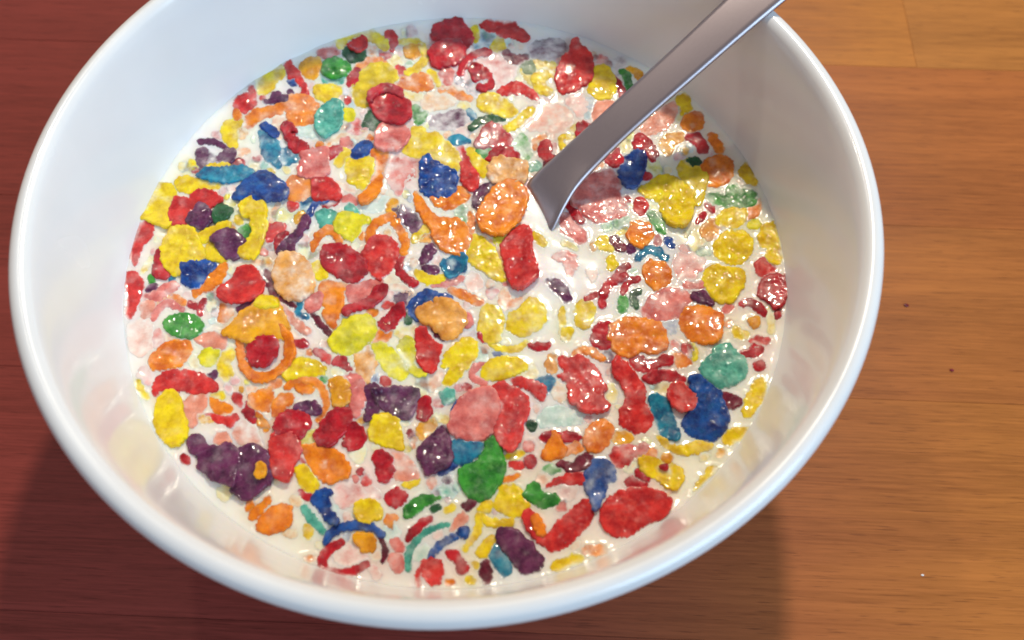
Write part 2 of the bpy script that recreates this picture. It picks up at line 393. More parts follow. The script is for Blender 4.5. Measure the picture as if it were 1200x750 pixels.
# ------------------------------------------------------------------ cereal flakes
# "@ x y s": following outlines are measured from photo pixel (x, y) at s units per pixel.
# "colour lift soak kind outline | label"; kind p = outline, s = curled strip along a path, e = rounded piece; "+" = a lobe of the piece above.
FLAKES = """
@ 260 10 7.5
Y .6 .1 p 320,580 360,530 440,515 530,510 540,580 470,640 440,700 380,745 320,740 310,660 | yellow crescent flake at the far left milk edge, left of the long red hook
r 1.3 0 p 590,455 650,530 700,600 745,690 750,755 700,755 700,690 640,610 590,600 555,540 560,490 | red hooked sliver bent like a boomerang at the far left milk edge
A .8 0 p 690,500 760,440 850,440 870,480 830,580 800,615 740,590 690,545 | amber rounded flake between the red hook and the green curled flake
k .4 .15 p 850,380 900,365 960,350 1040,340 1040,390 960,420 870,430 | pink two-lobed bit against the bowl wall above the green curled flake
G 2 0 p 870,500 910,440 1000,430 1110,470 1130,520 1080,570 980,590 890,560 | bright green curled flake with a mint underside near the far left edge
+T .8 .1 p 868,545 900,570 1000,600 1070,590 1050,640 960,660 890,630
Y .5 .1 p 820,690 930,675 1060,690 1040,740 960,790 900,810 820,770 | flat yellow flake just below the green curled flake
R 1 0 p 1110,650 1130,580 1170,535 1195,550 1190,620 1140,665 1110,670 | small crimson bit right of the green curled flake
@ 0 0 2
D .8 0 p 810,115 835,110 855,120 850,138 825,142 808,128 | dark green cup holding a red bit under the far yellow arc
r 1.8 0 p 815,105 835,88 858,88 858,105 840,118 825,112 | red bit sitting in the dark green cup under the far yellow arc
Y .9 .1 s 18 795,105 815,82 850,76 885,90 905,112 | long yellow arc lying along the far edge of the milk
k .3 .5 p 1110,150 1130,128 1170,122 1200,130 1208,165 1195,195 1170,212 1150,190 1150,165 | large pale pink milky flake behind the crimson hook at the far edge
y 1.2 0 p 830,200 850,165 885,148 920,158 930,185 900,205 875,215 870,245 840,245 828,225 | large khaki yellow flake left of the crimson round flake
O .8 .2 s 12 832,165 850,150 880,144 903,149 | thin orange crescent edging the top of the khaki yellow flake
R 2.6 0 s 15 865,235 880,212 905,203 930,208 942,222 | crimson arch perched over the glossy crimson round flake
R 2.2 0 p 868,240 890,226 930,222 958,235 962,265 945,285 905,285 878,265 | glossy round crimson flake under its crimson arch, right of khaki flake
O .6 .25 s 12 1030,210 1055,210 1075,222 1105,232 | wavy orange ribbon above the pale orange milky flake
k 1.6 .15 p 880,320 890,295 915,282 945,290 962,310 950,335 930,350 905,350 885,345 | round pink flake directly below the glossy crimson round flake
O 1.4 0 p 870,350 905,345 910,365 900,400 895,430 875,465 850,478 842,465 862,440 872,410 868,375 | long orange curl hanging below the round pink flake
Y 1 0 p 815,375 873,370 870,405 850,440 820,425 812,400 | square-cut yellow flake left of the long orange curl
k .8 .3 p 905,385 925,355 955,350 985,375 975,410 945,430 935,455 915,430 900,405 | milky pink flake between the long orange curl and the blue lump
B 2.6 0 p 545,455 560,430 580,410 610,398 640,410 672,440 665,462 600,466 560,463 | bright blue wedge flake, tallest in the left pile, above the yellow curl
b 2 0 p 462,410 480,395 520,390 560,388 592,395 590,410 560,420 520,424 485,418 | long flat teal-blue flake left of the bright blue wedge
R 2 0 p 748,595 760,575 790,570 825,585 855,610 858,635 840,655 815,658 780,640 755,615 | large smooth crimson oval left of the round red flake, below lime flake
r 1.5 0 p 850,590 875,560 905,555 930,570 935,600 915,635 890,652 868,640 852,615 | round bright red flake immediately right of the large crimson oval
Y 2.4 0 p 560,480 590,460 615,465 622,490 622,530 610,570 595,600 565,600 558,578 580,565 590,540 585,510 570,500 | thick yellow curl below the bright blue wedge
Y 1.2 0 p 1088,580 1105,552 1130,555 1155,580 1175,610 1185,655 1160,650 1130,630 1100,610 | long yellow flake between the armed orange flake and tall red chunk
+o .9 .2 s 8 1110,548 1140,562 1175,600 1188,640
r 1.8 0 p 512,685 545,650 565,622 590,622 618,650 615,680 590,700 550,708 525,705 | red fan-shaped flake above the large two-tone yellow orange flake
o 2.3 .3 p 640,640 650,605 670,588 700,595 725,615 735,650 730,680 700,700 665,695 645,670 | pitted pale orange flake holding a milk puddle left of crimson oval
@ 420 10 7.5
r 1 0 p 230,270 250,210 290,195 325,240 325,310 300,375 275,340 265,300 | small red teardrop standing at the far milk edge
R 1.4 0 p 630,240 660,160 760,110 850,90 920,120 980,200 1000,290 960,340 930,310 900,270 800,270 700,300 630,320 | upper of two big crimson flakes stacked at the far edge
R 2.3 0 p 620,380 680,310 780,280 880,270 935,340 910,420 830,480 700,500 640,460 | lower of two big crimson flakes stacked at the far edge
Y .8 .1 s 45 360,290 440,290 540,310 590,390 570,470 500,530 420,560 | yellow ring-like curl left of the two big crimson flakes
+A 1 .1 p 410,350 470,320 560,340 550,400 480,430 420,400
Y .4 .3 p 280,430 330,420 380,490 370,530 310,510 275,470 | pale yellow bit inside the far yellow ring-like curl
k .5 .1 e 780 585 55 75 -10 | small pink oval just under the two big crimson flakes
Y .5 0 p 1005,170 1030,150 1055,220 1040,290 1015,260 | narrow yellow sliver right of the two big crimson flakes
R 1 0 s 38 890,570 930,480 1010,410 1100,385 1160,380 | thin dark red arc above the crimson hook
R 1.5 0 p 980,520 1010,470 1100,510 1160,570 1185,640 1170,690 1100,720 1050,700 1060,665 1130,660 1150,610 1060,610 1010,630 | crimson hook-shaped flake below the thin dark red arc
O .8 .2 p 200,660 300,610 430,600 540,560 620,600 650,700 560,720 430,700 330,670 | long flat orange flake above the glossy crimson round flake
Y .5 .1 s 35 620,550 670,590 705,660 | short curved yellow strip at the end of the long flat orange flake
@ 460 100 7.5
o .5 .4 p 250,140 330,90 400,60 500,60 570,130 500,190 430,200 300,220 | pale orange milky flake under the wavy orange ribbon
Y .3 .3 p 110,70 200,80 270,110 230,130 160,120 | pale yellow strip right of the glossy crimson round flake
G .9 .2 p 165,190 200,170 235,210 240,240 295,235 280,300 245,335 200,320 190,260 | small jagged green flake right of the glossy crimson round flake
V 1.2 .35 p 300,300 420,270 600,220 640,240 680,280 640,340 560,370 460,385 340,375 | dusty purple slab above the small teal drop
b .6 .1 p 650,230 690,220 725,270 705,300 670,260 | small blue crescent at the right end of the dusty purple slab
Y 1.1 .1 p 755,150 790,80 860,65 960,100 1060,180 1100,230 1050,265 940,255 830,225 770,190 | egg-shaped yellow flake above the dark green stick
D 1.5 0 s 45 690,375 760,320 860,290 980,290 | dark green stick below the egg-shaped yellow flake
b .8 0 p 490,470 540,440 600,440 685,490 620,505 520,505 | small bright teal drop below the dusty purple slab
R 1.5 .15 p 725,515 790,400 850,330 940,345 1030,430 1055,475 1010,520 900,530 800,545 | frosted red triangular flake under the dark green stick
Y .6 .1 s 50 990,390 1080,340 1170,250 1230,210 | yellow strip running up right of the frosted red triangle
G .9 .3 p 1060,520 1140,440 1190,510 1215,600 1200,660 1150,640 1110,570 | pale green triangular flake right of the red cap above tan flake
G .5 .1 p 730,560 830,550 860,570 800,625 750,600 | small green sliver below the frosted red triangle
R 1.4 0 p 820,650 860,570 940,530 1040,540 1100,600 1120,660 1050,680 950,640 870,650 | red cap-like flake partly covered by a tan flake, left of spoon
o 2 .25 p 850,700 900,640 990,630 1080,650 1170,680 1190,760 1150,830 1000,850 880,830 840,770 | tan orange flake overlapping the red cap, above large sparkling orange oval
Y .9 0 p 650,560 710,560 760,620 830,700 840,760 810,800 760,790 720,700 | slanted yellow strip right of the tall red shard
r 1.5 0 p 570,540 610,515 645,580 680,670 720,740 750,830 740,890 690,910 630,870 600,800 600,700 600,620 | tall narrow red shard right of the blue lump
Y 1.2 .1 p 90,560 160,470 180,370 260,380 300,430 380,420 460,490 520,540 560,590 590,640 580,730 500,740 430,710 340,670 300,600 200,630 130,600 | large rough yellow flake behind the blue lump
@ 460 200 7.5
B 2 0 p 245,-70 310,-130 360,-80 440,-40 540,0 560,70 550,150 500,205 410,215 290,200 250,160 245,70 | rough blue lump with a teal front, above the orange bow
V .9 .2 p 10,340 80,320 150,340 210,400 250,470 220,520 180,530 100,480 50,400 | dull purple flake left of the armed orange flake
Y .5 0 s 55 190,610 250,540 300,510 | short lemon strip under the dull purple flake
O 1.5 0 p 180,190 220,170 250,230 300,310 360,380 420,410 520,415 600,430 660,500 690,590 660,680 600,720 520,720 430,680 370,600 330,500 280,440 210,320 | large round orange flake with a long arm, left of the sparkling oval
O 1 0 p 340,240 400,230 480,250 540,210 560,150 620,150 675,220 640,260 570,290 530,325 460,320 380,300 | orange bow-shaped flake tucked under the blue lump
V 1.2 0 p 710,260 740,180 800,130 910,115 880,200 820,260 760,320 720,310 | dark purple flake half hidden by the large sparkling orange oval
O 2.8 0 p 740,400 780,300 850,200 920,120 1000,80 1090,80 1160,130 1185,230 1150,360 1090,450 1000,530 900,555 800,520 750,460 | large sparkling orange oval immediately left of the spoon tip
O .4 .2 s 45 680,380 690,480 680,570 | short orange strip in the gap left of the sparkling orange oval
V 1 0 p 265,740 290,680 340,640 375,690 350,740 310,790 260,830 245,790 | small dark purple nugget below the armed orange flake
o .3 .1 p 240,620 300,570 340,580 330,610 | tiny tan bit under the short lemon strip
@ 580 10 7.5
r 1.3 0 p -130,140 -60,110 0,110 90,105 170,130 240,180 290,260 240,285 160,250 60,240 0,200 -80,190 | long red flake against the far wall, left of the purple oval
Y .4 .2 p -30,330 20,260 80,300 85,345 30,375 | pale yellow flake in the milk below the far long red flake
W .5 .2 p 70,400 110,370 140,400 200,430 270,410 280,440 200,480 140,470 | small maroon flake left of the purple oval
V 1 .3 p 300,350 350,310 450,285 540,285 610,310 640,350 590,410 500,450 400,455 340,420 | purple oval dappled with milk at the far wall
r 2.1 0 p 560,520 600,430 660,390 680,300 715,285 740,330 800,360 850,430 855,570 800,650 700,700 590,730 545,660 540,580 | large red flake with a pointed top beside the far purple oval
g 1.1 .1 e 295 520 52 45 0 | small grey green bead below the maroon flake
Y .4 .1 p 340,460 420,480 530,480 520,520 420,530 360,510 | thin yellow flake tucked under the far purple oval
Y .8 .1 p 330,600 400,560 520,550 520,590 450,620 440,670 490,720 480,745 400,740 340,690 | yellow C-shaped flake left of the large pointed red flake
+Y .5 .1 s 40 240,540 300,610 335,650
Y 1 0 p 870,520 950,500 1000,530 1040,620 1060,700 1000,770 900,780 820,720 840,650 870,600 | golden yellow flake right of the large pointed red flake
R .7 0 s 45 1030,600 1090,680 1135,780 | dark red sliver right of the golden flake, touching the spoon
G .7 .1 s 48 1110,550 1160,600 1180,690 | small green strip at the far wall beside the spoon
r .9 0 p 20,720 100,680 190,650 280,690 350,740 375,790 330,790 260,740 150,735 60,750 | red arched flake above the big salmon flake left of the spoon
@ 600 0 2
A .6 0 s 10 268,165 290,168 306,187 | thin amber arc at the far wall touching the spoon's left edge
Y 1.8 0 p 300,440 330,420 350,408 385,418 415,440 425,470 420,510 400,530 370,525 355,500 345,470 315,460 | very large bright yellow flake right of the spoon
k 1 .15 p 305,725 325,695 360,680 400,682 425,700 400,720 385,745 340,750 315,745 | pink wedge flake left of the dark purple shard at right
b 1.2 0 s 14 295,605 312,588 335,585 360,605 | teal blue arch above the smooth orange oval at right
@ 140 100 7.5
r .9 0 p 1005,150 1060,95 1140,70 1145,20 1175,20 1185,85 1190,170 1120,220 1050,215 1010,180 | red flake against the far left wall above the lone yellow flake
O .3 0 e 1030 258 26 32 0 | tiny orange crumb under the far left red flake
Y .6 .1 p 895,400 930,330 1000,300 1075,310 1060,370 1030,440 1020,530 970,530 920,470 | lone yellow flake by the left wall above the purple flake
V 1.3 .1 p 665,600 690,570 760,555 790,590 850,610 900,580 960,560 1020,590 1000,650 960,680 860,670 760,740 720,740 680,660 | ragged purple flake by the left wall above the flat teal-blue flake
+V 1.2 0 s 20 700,495 760,490 850,500 920,540 960,570
O .4 .3 s 36 1040,640 1080,590 1140,580 | small orange curl right of the ragged purple flake
Y 1.4 0 p 770,720 820,680 900,670 970,700 900,730 | small yellow flake peeking out above the flat teal-blue flake
@ 300 100 7.5
V 1.5 0 p 55,120 130,120 140,60 190,60 220,80 280,85 270,115 200,130 130,155 70,150 | small knotted purple piece on the long orange tail
O 1 .1 p -110,360 -80,270 0,215 100,200 230,165 290,105 390,88 480,120 550,180 535,230 500,260 490,320 430,345 340,340 285,290 268,215 190,240 90,265 0,320 -60,380 | orange flake with a long tail reaching toward the left wall
T 2 0 p 520,320 550,220 640,150 700,125 745,150 760,230 740,320 690,390 600,445 545,410 | smooth mint teal egg-shaped flake near the upper left
l .7 0 e 810 255 52 50 0 | small lime green pellet right of the mint egg-shaped flake
D .9 .1 p 940,345 1000,220 1050,290 1100,340 1070,390 1000,370 | dark green triangle left of the glossy crimson round flake
b 1.2 .1 p 30,410 90,400 130,450 190,500 200,570 190,640 220,700 200,725 150,680 90,640 60,560 40,480 | teal curl with a blue cap left of the forked red strip
+B 1.8 0 p 40,350 90,330 150,360 180,420 150,440 90,400
T .2 .5 p 380,400 430,380 540,400 560,440 480,460 400,440 | milky pale teal flake under the mint egg-shaped flake
R 1.9 0 p 230,360 270,320 320,345 360,395 330,400 300,390 330,450 420,500 470,570 440,585 400,580 330,560 270,480 240,400 | forked crimson strip leading down to a pink red flake
k 1.4 .05 p 400,600 470,570 550,555 620,555 625,640 640,740 600,790 480,800 380,780 370,730 395,650 | pink red crumpled flake at the end of the forked crimson strip
R 1 0 p 630,600 660,550 745,545 710,600 650,645 | small crimson diamond right of the pink red crumpled flake
B 1.5 0 p 830,625 860,560 920,490 990,480 1020,520 980,580 930,620 | shiny blue drop left of the round pink flake
o .3 .35 s 45 620,490 760,460 960,430 | long tan strip lying above the small crimson diamond
Y .4 .25 p 690,660 760,560 830,590 800,640 720,720 | pale yellow bit left of the square-cut yellow flake
@ 620 100 7.5
Y .3 .25 p 80,30 150,20 190,60 180,95 130,80 | small yellow flake below the yellow C-shaped flake
k .2 .5 p 330,140 400,60 460,90 510,180 480,260 440,280 390,210 | pale pink milky flake below the large pointed red flake
C .6 .15 p 570,220 600,150 680,130 760,170 800,170 700,270 620,340 580,330 560,270 | coral flake half hidden by the spoon handle, on its left side
C .4 .45 p -60,230 30,190 170,180 300,200 370,270 370,370 300,460 200,465 100,400 0,390 -40,330 | big salmon pink milky flake left of the spoon
R 1.3 0 p 415,400 430,340 490,325 560,360 540,410 470,455 425,440 | crimson nugget touching the left edge of the spoon
R .8 0 p 90,560 110,500 170,490 190,540 180,600 210,630 150,650 100,610 | small crimson kidney-shaped bit left of the lower spoon handle
Y .4 .1 s 26 450,460 290,460 290,520 330,570 | thin yellow loop cut off by the spoon handle
W .9 0 s 52 150,720 200,660 290,620 | dark maroon stick poking out from under the spoon's left edge
O .3 .25 s 26 50,560 60,490 150,440 | thin orange curl under the big salmon flake
R 1 0 p 670,650 740,600 780,560 800,610 815,660 770,715 720,690 | small crimson berry-like bit at the spoon's right edge, left of blue drop
R 1.2 0 p 920,510 960,430 1010,450 1080,510 1130,610 1080,650 1040,600 960,560 | crimson lump above the deep blue drop right of the spoon
B 1.6 .05 p 790,740 820,660 880,600 940,575 1010,585 1025,680 1000,760 970,830 920,890 850,870 800,800 | deep blue drop-shaped flake right of the spoon
@ 760 100 7.5
C .6 .25 p -40,330 60,250 190,160 240,150 250,210 200,330 130,390 20,430 -60,420 | coral orange flake along the right edge of the spoon handle
Y .5 0 p 250,120 310,85 350,130 370,210 310,240 290,270 290,200 | yellow strip at the far right wall beside the spoon handle
O 1.2 0 p 295,320 340,265 400,230 460,245 480,310 460,370 380,400 320,370 | dark orange lump at the far right wall
A .5 .15 p 100,520 150,450 220,430 300,430 310,480 250,500 210,550 190,610 140,590 | dull amber flake left of the crumpled crimson bit by far right wall
R .6 .05 p 330,460 430,420 470,480 530,545 510,590 450,580 410,510 | crumpled crimson bit below the dark orange lump at right wall
O .5 0 p 525,440 560,420 620,490 665,560 640,600 590,560 | slim orange oblong leaning on the far right wall
O 1.2 0 p 470,700 520,650 610,620 700,640 745,700 730,780 680,850 590,880 500,850 480,770 | rounded orange flake above the pale green boat-shaped flake
D .7 0 p 340,655 400,640 450,680 450,730 390,700 | small dark green flake between lime yellow and rounded orange flakes
@ 780 200 7.5
y 1.1 0 p 110,-20 150,-80 200,-110 270,-90 340,-30 360,60 350,150 310,270 270,290 230,180 200,110 150,60 | lime yellow flake just behind the very large yellow flake
Y .6 0 p 650,10 700,-60 760,-40 830,20 820,80 790,130 740,110 690,60 | small yellow flake at the right wall above the green boat
G .9 .2 p 350,230 440,200 530,210 560,140 620,130 660,180 760,180 800,230 770,290 680,310 540,310 430,290 | pale green boat-shaped flake near the right wall
Y .9 .05 p 450,420 520,350 620,330 710,350 690,450 620,490 540,480 470,470 | yellow flake directly under the pale green boat
o .5 .1 p 300,520 390,440 460,450 480,530 440,590 370,610 320,570 | tan orange lump left of the round yellow flake at right
Y 1.2 0 p 430,680 490,570 590,520 700,540 760,610 740,730 680,800 580,815 480,780 435,740 | round yellow flake, second below the pale green boat
Y .9 0 p 820,580 870,480 940,465 995,550 1015,700 1010,800 950,810 900,740 900,670 840,650 | tall yellow flake against the right wall
l .5 0 p 735,480 780,430 840,470 810,505 | tiny olive bit left of the tall yellow flake by right wall
R .5 0 s 28 360,300 430,360 | thin crimson sliver at the left tip of the green boat
R .5 0 s 28 280,450 350,380 | thin crimson sliver just above the tan orange lump
B .6 0 p 0,600 50,610 80,670 40,670 0,640 | tiny navy speck right of the teal blue arch
G .3 .3 e 330 715 60 30 0 | faint green bit left of the round yellow flake at right
@ 140 200 7.5
Y 1.5 0 p 170,230 270,190 290,140 380,105 470,120 500,200 480,260 440,330 440,430 460,480 400,500 310,460 210,420 170,400 | large yellow flake leaning on the left wall of the bowl
Y 1 0 p 500,90 580,60 700,80 830,80 900,100 860,150 700,170 600,190 510,150 | flat yellow flake below the long flat teal-blue flake
r 2 0 p 450,330 490,240 600,240 660,180 760,160 830,190 900,240 850,270 790,310 780,440 620,470 460,470 440,400 | big red flake with a purple patch in the left pile
V 2.7 0 p 590,430 640,360 680,280 740,280 790,350 800,430 740,480 680,495 620,470 | rough purple flake lying on the big red flake at left
D 2 0 p 815,360 850,290 890,285 980,330 960,380 920,440 850,450 820,420 | dark green nugget right of the big red flake in the left pile
r .8 .05 p 125,540 150,480 210,470 255,440 290,490 280,560 220,620 170,700 150,780 130,840 100,760 90,690 | upper red flake at the left wall, left of the crusty yellow flake
Y 2.3 0 p 360,650 420,540 450,490 560,480 650,500 690,580 700,640 740,700 720,780 560,800 540,890 480,905 420,860 370,780 350,720 | crusty pale yellow flake above the dark blue flake at left
Y 1.7 0 p 660,560 760,520 900,460 980,450 940,500 830,550 780,610 720,620 | yellow strip between the dark green nugget and purple five-sided flake
Y 1.5 0 p 745,680 800,610 850,660 920,740 980,760 900,790 800,780 750,740 | yellow flake half under the purple five-sided flake
V 2.9 0 p 805,580 870,530 950,505 1020,530 1100,610 1030,660 1050,740 1000,750 920,740 850,670 | purple five-sided flake left of the thick yellow curl
@ 140 300 7.5
R 1.5 0 p 310,0 345,-60 365,30 390,110 430,155 390,185 330,180 290,140 | crimson flake behind the crusty pale yellow flake at left
G .4 0 e 278 205 22 32 0 | tiny green crumb near the left wall
Y .3 .3 s 24 200,150 240,90 290,20 | thin pale yellow strip between two red flakes by left wall
B 2 0 p 550,80 640,50 760,30 840,70 780,130 720,210 690,260 610,260 550,210 | dark blue flake below the crusty pale yellow flake
O 1.1 0 p 640,340 660,290 720,240 770,180 850,110 920,60 930,110 880,220 800,290 720,310 680,350 650,360 | curved orange strip right of the dark blue flake at left
r .9 0 p 25,160 80,145 150,160 190,220 210,270 180,340 150,420 130,500 90,540 65,510 80,430 75,330 60,250 30,200 | lower red tapering flake against the left wall
V .6 0 s 32 245,300 280,270 320,265 | tiny dark violet crescent above the pink flake at left
k .8 .15 p 260,320 340,280 480,230 520,250 460,330 400,370 300,400 200,390 | pink flake below the dark blue flake at left
C .6 .15 p 190,420 280,400 320,430 290,500 230,550 200,530 | coral bit right of the lower red tapering flake
k .7 .1 s 52 290,545 340,470 420,410 500,430 550,470 | pink arch above the bright green oval
O 1 .1 s 42 340,430 420,380 500,370 560,410 | orange arch resting on the pink arch above the green oval
G 1.5 0 p 390,590 430,530 520,500 630,505 710,550 740,610 700,680 600,710 500,690 420,650 | glossy bright green oval near the left wall
R .7 .1 s 34 610,415 690,450 710,510 | forked crimson thread right of the bright green oval
+R .7 .1 s 20 700,470 750,380
C .2 .5 p 90,610 200,560 280,590 300,690 280,800 200,870 120,860 90,760 | large milky salmon flake at the left wall above the smooth orange oval
k .3 .4 p 300,690 340,650 400,720 400,790 320,800 | milky pink flake left of the bright green oval's lower end
V .4 0 p 1030,460 1120,410 1210,365 1220,420 1130,450 1050,490 | dark violet sliver under the red fan-shaped flake
O .5 .25 p 870,560 900,420 960,420 1000,500 930,580 | orange milky bit left of the two-tone yellow orange flake
A 2.2 0 p 910,670 1000,580 1080,490 1190,410 1240,345 1330,350 1400,400 1450,520 1500,640 1470,720 1350,720 1250,700 1150,750 1040,720 | large two-tone yellow orange flake above the orange ring
+Y 2.8 0 p 1180,415 1230,345 1300,345 1380,385 1390,430 1300,445 1200,450
@ 0 375 2
O 1.7 0 s 19 650,15 675,45 675,90 640,125 600,132 570,105 562,60 575,25 | orange ring around the crimson flake, left of centre
R 2.5 0 p 575,65 590,45 630,38 650,50 645,80 620,105 590,100 | crimson flake lying inside the orange ring
@ 300 300 7.5
Y 1.1 0 p 490,90 550,50 600,80 625,130 610,180 560,200 520,180 | small yellow flake right of the pitted pale orange flake
W .9 .15 s 55 90,140 120,220 160,350 | maroon strip left of the pitted pale orange flake
O 1.2 0 p 560,280 580,230 650,220 720,245 790,260 750,330 770,420 720,500 700,560 690,630 640,590 590,510 620,450 570,400 | ragged orange flake below the large crimson oval
k 1.3 .05 p 430,400 470,350 550,330 590,360 570,420 520,470 460,490 | small pink flake left of the ragged orange flake
W .6 0 s 20 210,370 290,410 360,460 | thin purple thread joined to a blue Y-shaped thread
+b .7 0 s 32 390,370 380,450 370,500 450,530
W .6 0 s 28 490,500 560,590 650,690 | thin wine-coloured stick left of the ragged orange flake
C .6 .25 s 56 200,370 240,470 310,550 390,620 460,670 | long coral strip right of the two-tone yellow orange flake
k 1 .1 p 800,340 810,270 900,240 1000,220 1110,205 1060,270 980,340 900,390 820,400 | pink wedge flake below the round bright red flake
R 1.8 0 p 760,490 790,430 900,400 1000,340 1060,260 1140,260 1140,310 1080,390 1000,440 880,460 800,500 | long crimson roll edging the pink wedge flake
l 1.5 .05 p 640,750 720,650 770,570 870,520 960,510 1045,550 1060,640 1020,740 940,790 880,850 760,860 680,820 | large lemon yellow flake below the long crimson roll
R 1.5 0 p 1070,580 1140,520 1200,460 1290,420 1300,500 1240,590 1150,660 1090,620 | square crimson flake left of the tan flake over blue
k .3 .4 p 1040,450 1110,390 1100,450 1060,480 | tiny milky pink bit right of the long crimson roll
@ 460 300 7.5
R 1 0 s 48 80,-60 60,50 60,130 120,200 200,245 | thin red arc right of the round bright red flake
V 1.3 0 p 260,95 320,85 390,100 400,130 350,155 290,135 | small dark purple oval lying on a yellow arc near the teal flake
Y .7 .05 s 55 210,140 270,190 350,215 440,190 | yellow arc under the small dark purple oval
b 1.3 0 p 430,70 500,10 600,-20 650,30 640,110 560,160 500,190 450,120 | teal blue flake below the armed orange flake
k .5 .15 p 350,260 430,230 530,200 620,190 560,240 450,270 | pink sliver below the teal blue flake
C .1 .6 p 640,240 680,160 760,190 780,260 740,310 680,300 | very pale pink milky blob right of the pink sliver
O .8 .1 s 50 510,295 620,340 720,390 790,420 | slanting orange strip above the twin yellow flakes
O .4 .35 s 46 0,290 80,280 180,350 | milky orange strip left of the blue flake under tan
B 1.5 0 p 130,440 200,350 290,290 400,320 515,345 510,380 400,390 330,430 250,440 220,560 170,520 | blue flake partly hidden under the crusty tan flake
o 2.7 0 p 215,470 320,410 370,420 380,380 490,380 560,410 620,490 640,560 600,640 540,690 460,710 400,650 330,600 250,560 | crusty tan orange flake lying on the blue flake near the centre
W .9 0 s 42 370,630 410,690 450,720 | wine-coloured sliver under the crusty tan flake
k .8 .1 p 640,500 690,540 700,580 670,620 640,600 | small pink bit at the right tip of the crusty tan flake
D .5 0 p 110,560 130,510 160,520 160,590 120,590 | tiny dark green bit left of the crusty tan flake
Y 1.2 .05 p 760,640 780,480 830,430 920,450 970,520 960,620 930,740 860,760 790,720 | left of the twin yellow flakes below the spoon tip
Y 1.3 .1 p 1000,620 1030,500 1110,480 1150,420 1220,370 1320,420 1350,520 1310,620 1200,690 1080,690 | right of the twin yellow flakes below the spoon tip
O .5 .35 p 940,400 980,280 1020,320 1040,390 1130,380 1130,430 1040,460 990,490 940,480 | milky orange corner-shaped flake below the tall red chunk
R .6 0 s 44 760,680 820,740 | crimson sliver below the left twin yellow flake
@ 588 262 1
r 2.3 0 p 0,23 12,8 25,1 34,6 34,28 40,48 41,58 34,66 27,73 17,74 8,66 4,50 2,38 | tall bright red chunk below the large sparkling orange oval
@ 460 400 7.5
r 1.7 0 p 220,-100 280,-110 310,-60 400,10 430,30 400,150 360,260 280,255 235,170 215,60 | upright red block below the crusty tan flake
l 1.3 .1 p 30,80 60,0 120,-40 190,0 200,80 190,170 230,250 300,290 230,310 160,270 110,200 | lime yellow curl left of the upright red block
Y 1.4 0 p 430,220 470,110 550,40 640,-30 740,0 740,100 690,190 630,250 590,320 510,370 450,395 440,350 480,280 500,230 | long folded yellow flake right of the upright red block
Y .6 .1 s 40 850,-30 900,40 1000,70 1100,60 1180,10 | yellow crescent under the right twin yellow flake
Y 1.6 0 p 780,260 830,180 930,140 1080,140 1180,200 1190,240 1080,280 1000,310 850,335 790,310 | yellow oval above the large pink flake
k .7 .05 s 38 820,200 740,220 700,290 750,340 820,370 | pink crescent at the left end of the yellow oval
R .5 .15 e 580 405 30 25 0 | pair of tiny crimson beads above the large pink flake
+R .5 .15 e 650 400 40 25 0
T 1.3 .15 e 480 478 68 65 0 | round teal bead with a milky top left of the large pink flake
B .7 0 p 530,640 540,560 580,520 600,525 570,580 540,650 | navy sliver at the left edge of the large pink flake
Y .3 .15 p 350,690 380,640 450,650 510,690 490,715 400,705 | yellow strip right of the small red cylinder
k 2.1 .1 p 500,720 560,560 640,470 740,420 850,405 910,460 930,560 910,680 870,790 780,850 650,850 560,820 500,770 | large round pink flake with milk spots above the blue and green flakes
r 1.8 .05 p 880,400 970,350 1060,400 1130,440 1190,500 1190,620 1150,740 1130,850 1050,965 980,940 920,850 900,740 930,600 910,470 | large red flake with milk spots overlapping the large round pink flake
R 1.3 0 p 210,670 230,540 280,490 330,510 340,620 290,685 | small red cylinder right of the knobbly purple block
V 2 .05 p -170,440 -80,410 0,405 150,400 230,440 200,560 160,660 80,660 20,640 -60,600 -120,560 -140,500 | knobbly purple block left of the small red cylinder
@ 300 400 7.5
V 1.6 0 p 960,400 1010,380 1070,390 1060,500 1070,580 1000,690 950,690 970,600 970,500 | upright purple piece joined to the left end of the knobbly purple block
l .8 .15 p 1025,30 1100,15 1180,60 1270,150 1330,260 1290,330 1200,310 1120,230 1060,130 | pale lime flake left of the lime yellow curl
o .6 .25 p 870,150 900,50 960,20 1020,90 1055,170 1030,270 980,350 940,330 890,250 | pale tan oval above the upright purple piece
Y 1.3 0 p 245,250 300,180 360,140 460,150 560,190 605,240 590,290 480,310 360,330 270,340 | smooth yellow oval right of the orange ring
R .7 0 p 310,30 350,-10 430,0 440,40 380,50 | small crimson bit right of the orange ring
r .7 .1 p 500,90 540,60 600,90 660,140 650,195 600,170 540,120 | bumpy red strip above the right end of the smooth yellow oval
R .9 0 p 680,190 720,140 770,140 800,190 840,245 790,245 740,210 | crimson knob below the large lemon yellow flake
O 1.1 .05 s 46 270,400 340,360 430,340 530,360 590,440 615,530 590,620 540,700 | large orange arch over the black-purple flake
+O 1.3 0 p 350,390 400,350 500,350 520,430 440,460 380,440
O 1 .05 p -60,480 0,465 40,430 130,420 150,500 130,560 100,610 20,590 -60,560 | ragged orange flake left of the large orange arch
O .9 .05 p 150,650 160,520 230,460 320,470 310,550 250,580 180,640 | orange flake inside the left foot of the large orange arch
V 1.8 0 p 345,595 390,540 450,520 520,530 560,590 540,640 480,630 420,610 | black-purple flake under the large orange arch
A 1.6 0 p 640,340 720,310 800,350 830,430 810,530 750,570 670,550 660,440 | amber yellow cup flake beside a pink crescent, right of the large arch
k 1.3 .05 p 760,300 870,280 930,320 960,430 940,570 900,660 850,660 830,560 840,430 810,350 | pink crescent hugging the right side of the amber cup flake
G .4 .1 e 595 335 28 20 0 | tiny green crumb above the amber cup flake
